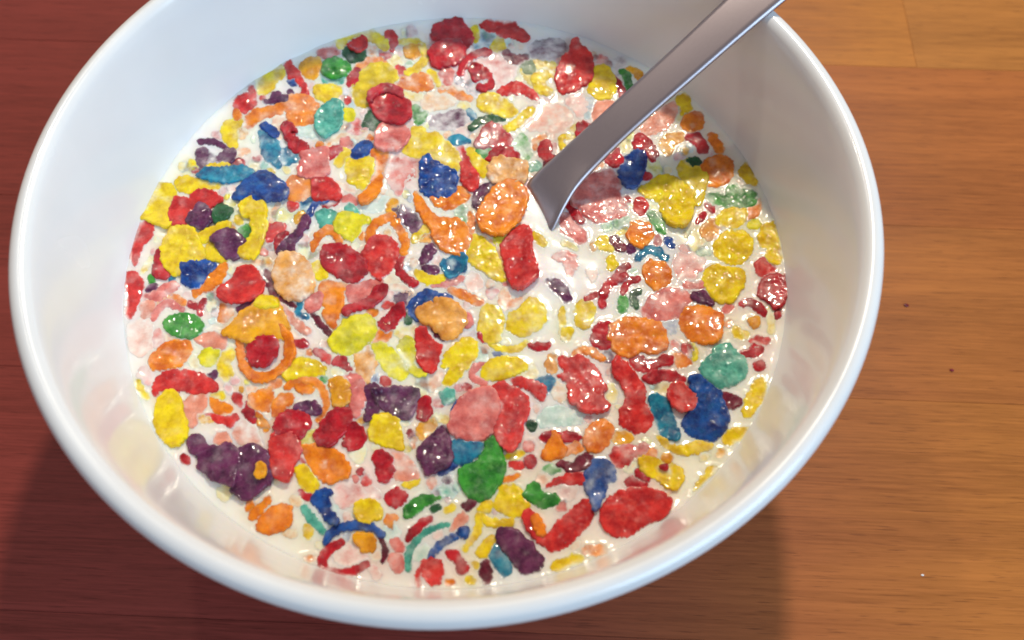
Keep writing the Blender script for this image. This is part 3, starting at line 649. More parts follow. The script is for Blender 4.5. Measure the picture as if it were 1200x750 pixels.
r .6 0 e 1140 350 40 35 0 | tiny red bit above the knobbly purple block
O .6 0 p 0,620 50,660 110,740 90,760 20,730 | small orange sliver left of the paired red lobes
@ 0 375 2
R 1.9 0 p 640,250 660,220 700,210 725,225 722,250 700,275 680,262 650,270 | upper of two red lobes above the big orange shell flake
r 2.4 0 p 635,270 665,250 690,265 705,300 690,330 680,360 668,378 640,360 632,320 | lower of two red lobes beside the long purple clump
R 2.1 0 p 735,270 760,230 790,205 820,208 825,230 800,265 775,292 745,290 | crimson oval below the pink crescent and amber cup
R 1.4 0 p 810,270 825,240 850,255 855,275 840,298 820,302 808,290 | crimson lump right of the crimson oval and left of yellow cup
C .6 .1 p 460,45 490,30 530,40 525,65 490,62 | coral flake between the bright green oval and the orange ring
Y 1.6 0 p 865,260 880,225 910,220 935,232 945,300 900,292 868,280 | smooth yellow cup below the knobbly purple block
C .7 .2 p 895,300 940,310 975,345 978,370 930,375 920,345 | coral pink flake under the smooth yellow cup
Y 1.6 0 e 862 447 32 24 0 | smooth yellow pebble below the pale pink crumpled flake
R .9 0 p 905,410 930,395 955,410 935,435 912,435 | small crimson diamond right of the smooth yellow pebble
R .9 0 s 16 800,520 770,540 755,570 775,590 820,592 860,570 | open red ring at the near left milk edge
k .1 .6 p 785,550 810,530 850,532 865,558 840,572 800,576 | milky pinkish disc inside the open red ring
B 1.7 0 s 16 763,518 785,492 830,480 870,483 895,502 | dark blue arc above the open red ring
+W 1 0 s 6 890,505 903,540 897,565
A 1.5 0 p 832,505 850,500 875,505 875,540 850,542 838,525 | amber crumb under the dark blue arc
@ 140 400 7.5
O 1.2 0 p 270,180 300,110 380,40 480,0 590,0 635,60 590,150 530,210 420,230 300,245 | smooth orange oval near the left wall, above the long red flake
l .9 0 p 695,140 730,80 800,60 870,80 850,160 800,210 730,200 | small green tinged yellow pellet right of the smooth orange oval
Y .4 .2 p 870,180 920,100 980,60 1010,120 970,200 990,280 960,350 890,320 870,250 | pale yellow milky flake left of the orange ring
r 1.4 0 p 285,390 320,320 400,260 520,250 640,260 750,300 850,380 850,420 760,440 650,450 550,430 450,440 370,420 300,480 | long arched red flake above the bright yellow pod at left
C .8 .05 p 560,560 620,480 700,450 775,450 750,560 700,670 650,745 600,740 570,650 | coral pink wedge right of the bright yellow pod
Y 2 0 p 310,600 350,500 410,440 480,440 535,510 550,620 590,720 580,830 520,900 440,915 360,860 300,740 | bright yellow pod at the left wall below the long arched red flake
Y .4 0 s 38 165,360 190,430 250,500 | thin yellow sliver stuck at the left milk edge
Y .2 .15 p 800,470 910,450 920,490 860,500 | tiny yellow bit right of the coral pink wedge
O .7 0 p 795,500 860,520 950,560 1000,600 930,640 840,610 | orange triangle right of the coral pink wedge
r .8 0 p 750,640 830,650 960,670 1020,640 1030,690 980,740 900,720 800,680 | red streak below the orange triangle at left
A .4 0 p 700,660 760,670 830,700 760,710 700,700 | tiny amber sliver left of the red streak
R .9 0 p 1080,620 1110,590 1120,530 1165,550 1180,620 1190,710 1130,680 | crimson bit left of the paired red lobes
@ 180 490 7.5
V 2.4 0 p 280,210 310,150 360,130 420,170 480,240 560,250 620,220 690,230 740,290 760,400 720,520 700,600 640,580 560,550 500,520 430,460 380,430 390,330 320,280 | long knobbly purple clump at the near left milk edge
+V 2.8 0 p 740,280 800,240 870,225 950,260 1010,330 1040,430 1055,490 1000,570 920,640 820,700 740,680 680,630 700,540 740,440
+A 4.2 0 p 885,480 920,390 975,410 970,490 915,525
C .4 .15 p 530,210 560,130 630,130 680,210 600,220 | small coral bit behind the long purple clump
C .6 .35 p 700,160 740,40 820,30 900,90 930,190 950,260 860,220 760,220 | milky coral flake between the long purple clump and red streak
R .4 0 p 240,330 270,320 310,380 300,410 260,390 | tiny red crumb left of the long purple clump
O .6 0 p 900,10 960,10 1010,90 980,110 930,70 | orange sliver just left of the lower red lobe
@ 300 500 7.5
O 1.7 0 p 400,170 450,155 560,160 680,200 760,270 830,370 790,440 700,470 600,490 520,420 460,330 | big orange shell flake right of the lower red lobe
Y 1.1 0 p 340,370 420,340 480,400 550,500 510,580 430,590 390,500 | yellow flake left of the big orange shell flake
+R .6 0 s 40 390,570 430,610 490,620
k .8 .4 p 680,560 720,500 830,480 950,500 1090,580 1080,630 980,640 900,640 850,690 760,720 690,650 | pale pink crumpled flake below the big orange shell flake
r .4 .15 p 930,490 960,400 1010,500 950,510 | small red triangle above the pale pink crumpled flake
R 1.3 0 p 1035,280 1060,215 1120,220 1190,280 1210,380 1190,450 1130,495 1080,460 1050,380 | wine red flake left of the coral flake under the yellow cup
@ 260 570 7.5
B 2 0 p 790,100 830,40 900,20 960,45 930,90 950,160 970,230 1030,290 1010,330 950,320 890,260 830,180 | blue comma-shaped curl above the dark blue arc
O 1.5 0 p 310,350 360,250 440,180 540,155 600,170 610,260 580,350 480,400 380,410 330,390 | plain orange oval at the near left milk edge
O .8 0 p 210,200 230,130 265,120 270,170 230,220 | tiny orange bit below the long purple clump
O .9 0 p 250,280 270,210 340,150 420,85 425,120 340,220 280,285 | orange strip left of the plain orange oval near the clump
T 1.3 0 s 68 720,190 780,270 840,340 890,400 | teal strip left of the blue comma-shaped curl
Y .2 .15 e 760 395 33 60 0 | small yellow drop below the teal strip
O .2 .1 p 730,630 780,600 830,630 800,665 740,660 | small orange bit left of the open red ring
@ 400 600 7.5
O .7 0 p 380,70 420,20 480,20 490,60 440,80 450,150 400,110 | small orange hook right of the smooth yellow pebble
R .9 0 s 56 590,230 650,160 710,100 790,50 | wine red strip below the green leaf flake
T .9 0 s 44 585,500 585,400 620,300 700,210 800,150 930,110 | long teal arc near the near milk edge
B 1.2 0 s 44 780,395 860,300 960,230 1070,175 | navy stick with a round head right of the long teal arc
+B 1.6 0 e 1075 180 45 42 0
k .6 .1 p 430,260 470,230 530,260 545,340 500,350 450,310 | pink two-lobed flake left of the long teal arc
+k .7 .1 p 415,400 460,360 530,390 545,480 500,530 440,480
C .4 .15 p 950,170 990,90 1030,20 1080,0 1105,50 1070,110 1000,150 | coral tapered flake above the navy stick
r 1.3 .05 p 700,500 720,430 800,410 870,430 900,520 870,620 800,650 730,590 | round coral red flake at the near milk edge below navy stick
+r .5 .05 s 28 690,500 670,580 680,650
R 1.1 0 p 915,360 950,330 1010,350 1060,420 1110,480 1090,530 1040,530 1020,450 960,410 | crimson comma-shaped flake at the near edge right of navy stick
k .2 .35 p 240,490 290,480 360,550 320,600 280,560 | pale pink bit right of the open red ring at the edge
O .2 0 e 955 625 35 28 0 | tiny orange crumb right of the round coral red flake
Y .3 .05 p 1090,590 1140,570 1180,620 1140,630 | tiny yellow crumb below the crimson comma-shaped flake
@ 540 600 7.5
Y .5 .1 s 46 150,20 160,120 110,220 30,330 | yellow stripe curving down left of the big purple near-edge flake
Y .8 0 p 140,350 190,290 240,220 290,210 280,290 230,380 170,390 | yellow flake touching the left of the big purple near-edge flake
Y .7 .05 s 55 180,20 240,80 340,100 450,80 | yellow arc just above the big purple near-edge flake
V 2 0 p 325,200 350,145 450,150 530,180 560,240 630,270 650,350 710,370 720,420 680,510 560,545 490,490 440,400 380,320 330,260 | big smooth purple flake at the near milk edge
b 1 .05 p 260,390 310,300 340,300 380,370 440,470 430,540 380,570 320,490 | teal blue flake left of the big purple near-edge flake
W .9 0 p 175,520 190,440 230,430 260,520 260,610 220,630 190,580 | small wine oval at the near edge left of teal blue flake
Y .7 0 p 800,500 830,450 920,400 1020,370 1070,400 1060,440 940,500 820,525 | yellow oblong at the near edge right of the big purple flake
@ 600 375 2
r 1.5 0 p 90,500 110,470 140,445 160,420 185,420 190,460 170,490 130,530 95,543 70,525 40,495 25,460 40,445 60,470 75,505 | red U-shaped flake near the near edge, right of big purple flake
O 2.1 0 p 45,460 58,455 75,485 76,505 60,500 | orange sliver lying in the bend of the red U-shaped flake
O .2 .15 e 195 540 28 12 0 | small faded orange oval at the near right milk edge
O 1.6 .05 p 228,40 232,8 255,-6 300,-6 340,2 358,25 366,60 340,75 300,72 270,85 243,72 | large crusty orange flake right of the crimson half disc
r 1.7 0 p 235,110 245,90 270,105 290,130 310,160 315,195 330,230 320,255 290,265 255,245 255,210 270,185 260,150 242,130 | tall red flake with a narrow top left of slanted blue slab
b 1.4 0 p 322,182 345,178 370,200 380,230 392,270 385,283 350,265 335,230 | slanted dark teal slab left of the big blue flake
r 1.8 0 p 208,460 220,425 250,400 290,392 340,400 370,425 365,450 340,470 310,480 270,508 235,500 215,485 | largest red flake at the near right, below the navy drop
@ 460 500 7.5
G 1.4 0 p 100,720 150,660 240,610 340,605 430,630 330,670 250,720 200,770 110,800 | green leaf flake above the wine red strip
+D .7 0 p 330,720 400,690 420,720 360,750
V 2 0 p 215,250 250,150 330,90 390,10 440,-10 490,0 500,80 510,200 520,300 470,350 380,390 290,415 260,330 | rounded purple flake left of the blue pair under pink flake
b 1.3 0 p 520,130 570,110 640,130 720,125 790,150 800,200 760,250 680,300 620,330 560,320 520,250 | turquoise blue flake under the large round pink flake
B .8 .1 s 46 415,400 470,370 560,320 | short blue strip below the rounded purple flake
T .3 .35 p 400,560 440,520 500,540 550,580 520,630 440,610 | milky teal flake left of the big green flake's lower end
V .3 .25 e 480 460 40 25 0 | faded violet speck between the short blue strip and milky teal flake
G 2.1 0 p 590,370 680,340 760,300 810,200 830,130 880,90 930,160 970,260 985,370 960,460 900,550 830,620 760,640 670,600 620,520 590,450 | big glossy green flake, largest green one, right of turquoise flake
C .3 .25 p 310,430 360,440 390,500 340,550 310,500 | faded coral bit below the rounded purple flake
Y .3 0 p 100,510 170,490 240,450 220,500 160,530 | small yellow sliver below the coral flake under the yellow cup
W .8 0 p 620,690 680,645 730,650 720,690 660,725 | small wine bit below the big glossy green flake
Y .3 .1 s 46 470,745 540,700 | short yellow strip right of the green leaf flake
Y 1 0 p 900,700 930,600 950,520 1050,505 1120,540 1140,640 1190,690 1150,760 1060,790 980,760 | golden flake right of the big glossy green flake's lower end
Y .5 0 p 750,730 800,670 860,650 870,700 850,750 | small golden bit below the big glossy green flake
O .5 0 s 34 990,475 1050,450 1110,430 | thin orange strip above the golden flake by the big green one
Y .5 .05 p 1000,260 1080,220 1160,220 1140,260 1080,290 | small yellow bit right of the big green flake's top
r .5 .1 s 46 1040,330 1110,340 1190,330 | thin red strip right of the big glossy green flake
@ 620 500 7.5
R .9 0 p 95,95 150,55 250,60 380,55 455,90 420,120 330,130 150,130 | flat crimson flake behind the orange cone
O 1.7 0 p 120,250 150,170 190,110 210,40 250,60 290,140 330,190 310,240 240,270 170,285 | orange cone-shaped flake left of the orange ring oval
O .7 .1 p 310,240 350,170 410,120 470,190 420,220 | small orange wedge at the right foot of the orange cone
O 1.4 .05 p 480,130 510,30 580,-50 650,-70 740,-20 740,50 700,150 620,210 530,210 | orange ring oval with a milky glint below the spiky red flake
A .5 .05 p 735,110 770,50 850,50 910,90 880,130 800,150 | amber flake right of the orange ring oval
r .9 .15 p 720,260 750,190 840,160 950,180 1020,140 1045,170 1010,230 920,270 860,340 800,360 740,310 | coral red drop with a tail below the amber flake at right
W 1.6 0 p 245,325 290,300 380,320 420,260 500,240 550,270 550,330 480,370 380,385 300,350 | maroon wing-shaped flake left of the navy drop
B 1.8 .1 p 500,400 550,300 610,275 690,300 750,380 760,460 700,500 660,600 610,690 580,740 550,640 490,510 510,470 | navy drop-shaped flake pointing down above the largest near red flake
r .9 0 p 150,530 220,470 340,420 470,410 510,460 490,490 380,500 280,490 | thin red streak left of the navy drop
G 1.3 0 p 0,520 60,490 100,540 130,590 220,590 270,640 240,680 150,720 80,700 10,650 -40,600 | bent green flake left of the thin red streak
G .3 .25 p 110,380 180,340 230,370 280,390 200,410 | faded green bit under the maroon wing-shaped flake
R .8 0 p 850,480 900,430 950,470 1040,500 1000,540 880,530 | small crimson flake touching the top of the largest near red flake
R .6 0 p 950,380 990,400 1060,460 1020,480 950,430 | crimson sliver along the left of the yellow flake with red dot
R .6 0 e 10 305 45 50 0 | small crimson pellet above the bent green flake
k .3 .1 e 0 170 45 40 0 | small pink pellet left of the orange cone
@ 740 500 7.5
Y 1.4 0 p 70,290 150,260 250,290 330,300 440,370 450,460 400,550 320,530 250,470 160,430 90,370 | yellow flake with a red dot above the largest near red flake
+R 2.2 0 e 290 348 25 20 0
A .4 0 e 315 270 45 35 0 | amber bead on top of the yellow flake with a red dot
Y .8 0 p 220,80 290,110 350,160 450,180 560,140 640,150 720,155 700,180 620,210 500,240 390,230 280,160 | yellow boat-shaped flake below the dark teal slab and blue flake
Y .7 0 p 810,100 860,40 960,10 1040,20 1050,70 1010,110 900,140 830,140 | yellow flake at the near right edge below the wine bit
A .2 .1 e 785 235 38 34 0 | amber bead right of the yellow boat-shaped flake
Y .2 .1 p 540,570 590,480 650,420 670,360 740,350 750,390 680,440 620,510 | thin yellow strip at the near right milk edge
@ 780 400 7.5
T 1.7 .05 p 300,230 360,150 420,110 450,40 560,20 600,60 700,150 720,220 690,320 620,370 500,400 400,350 340,300 | crusty mint green flake above the big dark blue flake at right
B 2 0 p 220,310 300,310 400,380 480,450 530,580 550,680 510,790 430,860 320,860 210,810 140,710 200,640 270,570 280,480 220,390 | big dark blue flake at right below the crusty mint flake
r 2.3 .1 p 25,460 60,380 130,365 230,430 275,500 240,580 150,605 70,560 | coral red ball left of the big dark blue flake
W 1 0 p 500,470 540,460 650,510 660,535 610,580 560,570 510,520 | wine bit right of the big dark blue flake
Y .9 0 p 690,600 720,470 790,350 840,320 885,380 870,480 810,580 740,655 690,650 | yellow pod at the right wall right of the wine bit
R .8 0 p 670,95 740,80 780,30 850,50 850,90 790,130 690,125 | crimson bit by the right wall right of the crusty mint flake
R .6 0 e 825 210 42 38 0 | tiny crimson bead above the yellow pod at right wall
r .3 .15 p 740,0 810,-40 900,-20 900,20 800,30 | faded red flake at the right wall above the crimson bit
O .3 .15 p 80,120 150,120 230,190 180,210 110,220 | small orange triangle left of the crusty mint flake
Y .3 .1 s 36 220,30 260,100 250,160 | curved yellow strip left of the crusty mint flake
@ 620 400 7.5
R .9 0 p 890,160 940,120 990,130 1030,180 1110,170 1180,130 1260,140 1240,200 1150,220 1060,260 1000,260 930,220 | lumpy crimson flake below the large crusty orange flake
R 1.3 0 p 1000,320 1080,260 1200,250 1290,270 1390,340 1350,365 1200,340 1080,365 | long crimson crescent below the lumpy crimson flake
r 2 .05 p 250,290 320,260 270,190 265,130 310,110 340,140 420,120 520,150 590,230 640,330 685,415 640,440 650,500 715,560 690,600 600,620 470,610 420,550 350,510 350,430 330,340 | large spiky red flake left of the tall red flake
O .7 0 s 42 400,110 460,75 550,90 650,150 | orange arc along the top of the large spiky red flake
o .5 .15 e 195 200 45 80 0 | tan bead left of the large spiky red flake's top
o .1 .4 e 270 450 60 80 -20 | faded tan flake under the left side of the large spiky red flake
T .2 .5 p 70,700 150,600 250,580 380,610 500,650 440,720 300,740 120,750 | pale milky mint flake below the large spiky red flake
D .8 0 e 30 740 40 40 0 | dark green bead left of the pale milky mint flake
R .8 0 p 10,30 80,10 120,30 160,10 195,30 150,60 90,75 30,60 | small knotted crimson bit below the right twin yellow flake
r 1.4 .05 p -170,330 -100,310 0,335 80,370 150,400 125,525 60,480 0,420 -80,390 | bright red shard above the large red flake with milk spots
@ 620 300 7.5
Y .8 .15 p 400,480 440,410 520,400 570,460 560,560 510,630 430,610 | yellow flake in open milk right of the twin yellow flakes
+Y .4 .2 s 38 300,460 285,580 300,700
+Y .5 .1 p 300,640 380,650 350,740 300,740
V .9 .15 p 150,215 220,210 290,250 350,330 370,390 330,400 270,340 200,270 | purple sliver in open milk right of the tall red chunk
k .2 .35 p 215,10 260,-25 340,-25 400,0 415,60 390,140 350,180 325,110 300,50 | pink curved flake in open milk below the spoon tip
C 0 .6 p 500,130 600,130 590,190 550,240 530,180 | very faded coral bit in open milk left of the red arcs
Y .5 0 e 725 65 38 55 0 | small yellow oval above the pair of red arcs
R .6 .1 s 42 780,155 830,110 880,80 | short red strip above the pair of red arcs
R 1 0 s 52 645,430 660,310 720,230 790,190 850,180 | left and longer of two red arcs in open milk
R 1 0 s 42 820,330 850,250 900,205 955,205 | right and shorter of two red arcs in open milk
G .5 .1 e 825 420 35 70 0 | small green pellet below the shorter red arc
D .7 .05 s 38 970,310 920,340 920,400 945,450 | dark green C-shaped bit right of the small green pellet
R .3 0 s 32 500,380 600,335 | tiny red sliver at the foot of the longer red arc
R 1.1 0 p 550,690 600,610 690,580 730,640 730,760 690,810 600,800 555,750 | crimson half disc left of the large crusty orange flake
O 1.3 0 p 1005,130 1040,50 1120,45 1210,80 1250,150 1240,240 1130,285 1060,250 | smooth orange oval right of the two red arcs
@ 780 300 7.5
k .6 .35 p 70,40 130,-20 250,0 330,40 330,110 280,130 250,190 150,230 90,160 | milky pink flake left of the bumpy yellow flake at right
+k .5 .2 s 42 170,250 260,260 340,250
Y 1.6 0 p 330,160 400,90 470,85 520,110 600,100 700,120 690,220 640,330 590,390 480,400 410,350 350,250 | bumpy yellow flake at right above the thin crimson arc
V 1.5 0 p 235,350 290,305 360,310 420,420 340,415 280,380 | dark purple shard left of the bumpy yellow flake at right
O 1.7 0 p 120,490 200,440 300,430 400,450 510,530 490,620 480,720 400,760 240,740 140,640 | rough orange flake under the dark purple shard at right
r .7 .1 p 790,80 830,25 900,30 960,110 940,160 860,180 810,140 | smooth red oval at the right wall above the crimson gem
R 1.7 0 p 820,300 850,210 920,160 1040,150 1085,220 1100,280 1050,380 1000,450 950,450 900,390 840,350 | crimson gem-shaped flake at the right wall
R .7 0 s 46 660,415 750,410 820,450 860,510 | thin crimson arc left of the crimson gem at right
R .4 0 e 980 510 25 35 0 | tiny wine speck under the crimson gem at the right wall
A .6 0 e 780 580 42 45 0 | amber bead under the thin crimson arc at right
Y .3 .15 s 55 610,640 650,690 720,690 | yellow crescent below the amber bead at right
Y .2 .3 s 46 910,470 920,580 930,660 | pale yellow strip at the right wall below the crimson gem
k .3 .1 p 510,490 530,430 600,450 560,490 | tiny pink bit left of the thin crimson arc at right
O .3 .15 e 550 595 35 20 0 | tiny orange bit right of the rough orange flake
@ 620 200 7.5
k 1.1 .15 p 360,200 520,60 640,0 740,0 790,100 800,220 860,330 840,390 700,420 590,450 500,390 460,320 380,290 | large pink slab in the spoon's shadow, right of the spoon tip
R .8 0 s 50 350,290 380,350 430,400 460,450 | red strip left of the large pink slab by the spoon tip
k .5 .25 p 280,500 290,390 350,380 420,440 490,560 490,620 440,650 380,580 310,540 | pink flake just right of the spoon tip, below the red strip
r .8 0 e 980 315 50 62 0 | small red oval between the pink slab and very large yellow flake
R .3 0 e 868 250 20 14 0 | tiny red speck right of the large pink slab
G .7 .2 p 1045,360 1110,370 1170,440 1200,560 1130,510 1070,430 | pale green leaf-like sliver above the round orange flake at right
O 1.4 0 p 865,540 900,460 980,435 1060,460 1085,560 1050,620 980,675 910,630 | round orange flake right of the wine-striped bit
R .4 .15 e 1130 620 28 40 0 | tiny dull red bit right of the round orange flake
W 1.2 .05 p 715,600 760,575 800,620 850,670 820,695 770,680 730,640 | shiny wine bit left of the round orange flake
V .6 0 e 895 685 28 38 0 | tiny violet bead below the shiny wine bit
Y .4 .05 p 590,640 620,590 680,580 700,630 740,690 710,710 640,680 | yellow bit left of the shiny wine bit in open milk
o .2 .1 e 565 670 22 35 0 | tiny tan crumb left of the yellow bit in open milk
Y .4 .05 s 42 40,560 80,590 130,650 | short yellow strip below the spoon tip
Y .1 .4 s 28 300,650 360,660 420,690 | faint yellow strip above the pink curved flake in open milk
Y .2 .25 s 28 780,545 850,520 | faint amber strip at the left of the round orange flake
R .4 0 e 1030 45 40 25 0 | tiny crimson sliver between the deep blue drop and very large yellow flake
@ 300 200 7.5
O .9 .1 p 270,130 300,60 400,50 470,90 480,180 430,250 310,250 260,200 | orange flake right of the bright blue wedge
r 2 0 p 490,70 560,50 640,60 700,120 755,210 690,240 600,240 510,250 495,180 | smooth red flake below the pink red crumpled flake
O .3 .4 p 700,120 760,110 860,150 870,190 820,190 | pale orange bit left of the long orange curl
B 1.5 0 s 46 465,370 510,300 560,260 620,255 | blue sliver below the smooth red flake
V 1.8 0 p 180,700 220,620 300,570 370,490 400,420 440,390 470,430 450,480 410,520 390,570 330,620 330,690 260,700 200,720 | long purple stick pointing up to the blue sliver
T .9 .05 p 530,380 590,350 690,350 700,420 660,470 580,490 550,440 | turquoise crumpled flake left of the lime yellow round flake
+T .9 .05 p 780,330 830,285 900,380 840,370
l 1.5 0 p 690,450 730,390 800,365 880,370 990,410 1000,440 930,470 900,540 860,600 790,600 730,550 690,500 | bright lime yellow round flake above the large crimson oval
k .6 .1 s 38 760,260 820,245 890,280 | thin pink curl above the bright lime yellow flake
R .7 .15 s 36 600,310 660,285 730,250 | small crimson strip right of the blue sliver
A .4 0 p 330,420 360,370 420,375 400,420 350,460 | small amber bit left of the long purple stick's top
r .4 .05 e 320 310 40 32 0 | small red pellet below the orange flake by the blue wedge
O .3 .3 s 24 130,460 160,370 200,300 | thin orange line right of the thick yellow curl
r .9 .05 p 90,490 170,470 250,470 240,540 170,560 150,610 95,610 | red squarish flake between the thick yellow curl and purple stick
R 1.1 0 p 180,570 270,540 230,600 190,670 180,720 170,650 | dark crimson sliver along the left of the long purple stick
O 1 0 s 44 500,700 525,615 580,540 650,515 700,555 730,620 | orange arch above the left end of the large crimson oval
k .3 .4 p 370,620 430,580 480,620 470,660 400,670 | milky pink bit right of the long purple stick
W .4 .3 p 90,620 160,640 160,690 110,690 | faded maroon bit left of the long purple stick's foot
O 1 0 s 54 985,610 1010,520 1080,450 1180,400 1230,460 1280,550 1310,640 1290,720 | large orange arch over the round bright red flake
T 0 .6 s 60 960,340 1080,330 1150,260 | ghostly pale teal strip in milk above the large orange arch by red flake
"""
KEEP = 305

def outline_px(kind, nums, x0, y0, s):
    if kind == 'e':
        cx, cy, a, b, ang = nums
        ang = math.radians(ang); n = 11; out = []
        ph = random.random() * 6.28
        for i in range(n):
            t = 2 * math.pi * i / n + ph
            k = 1 + random.uniform(-0.10, 0.10)
            ex, ey = a * k * math.cos(t), b * k * math.sin(t)
            out.append((cx + ex * math.cos(ang) - ey * math.sin(ang), cy + ex * math.sin(ang) + ey * math.cos(ang)))
        P = np.array(out)
    elif kind == 's':
        w = nums[0]; path = np.array(nums[1:], float).reshape(-1, 2)
        c = catmull(path, 5)
        tg = np.gradient(c, axis=0); tg /= np.linalg.norm(tg, axis=1)[:, None] + 1e-9
        nm = np.stack([-tg[:, 1], tg[:, 0]], 1)
        u = np.linspace(0, 1, len(c))
        hw = 0.5 * w * (0.62 + 0.38 * np.sin(np.pi * np.clip(u, 0.02, 0.98)) ** 0.6) * (1 + 0.30 * vnoise(u * 6 + random.random() * 90, u * 0 + random.random() * 90))
        capa = c[0] - tg[0] * w * 0.28; capb = c[-1] + tg[-1] * w * 0.28
        P = np.concatenate([c + nm * hw[:, None], [capb], (c - nm * hw[:, None])[::-1], [capa]])
    else:
        P = np.array(nums, float).reshape(-1, 2)
    return P / s + np.array([x0, y0])

def resample(P, step):
    d = np.linalg.norm(np.roll(P, -1, 0) - P, axis=1)
    cum = np.concatenate([[0], np.cumsum(d)])
    n = max(12, int(cum[-1] / step))
    t = np.linspace(0, cum[-1], n, endpoint=False)
    Q = np.vstack([P, P[:1]])
    return np.stack([np.interp(t, cum, Q[:, 0]), np.interp(t, cum, Q[:, 1])], 1)

def seg_dist(pts, P):
    a = P; b = np.roll(P, -1, 0)
    ab = b - a
    l2 = (ab ** 2).sum(1) + 1e-18
    ap = pts[:, None, :] - a[None]
    t = np.clip((ap * ab[None]).sum(2) / l2, 0, 1)
    d = ap - t[..., None] * ab[None]
    return np.sqrt((d ** 2).sum(2).min(1))

def inside(pts, P):
    a = P; b = np.roll(P, -1, 0)
    y = pts[:, 1][:, None]; x = pts[:, 0][:, None]
    cond = (a[None, :, 1] > y) != (b[None, :, 1] > y)
    xi = (b[None, :, 0] - a[None, :, 0]) * (y - a[None, :, 1]) / (b[None, :, 1] - a[None, :, 1] + 1e-18) + a[None, :, 0]
    return ((cond & (x < xi)).sum(1) % 2) == 1

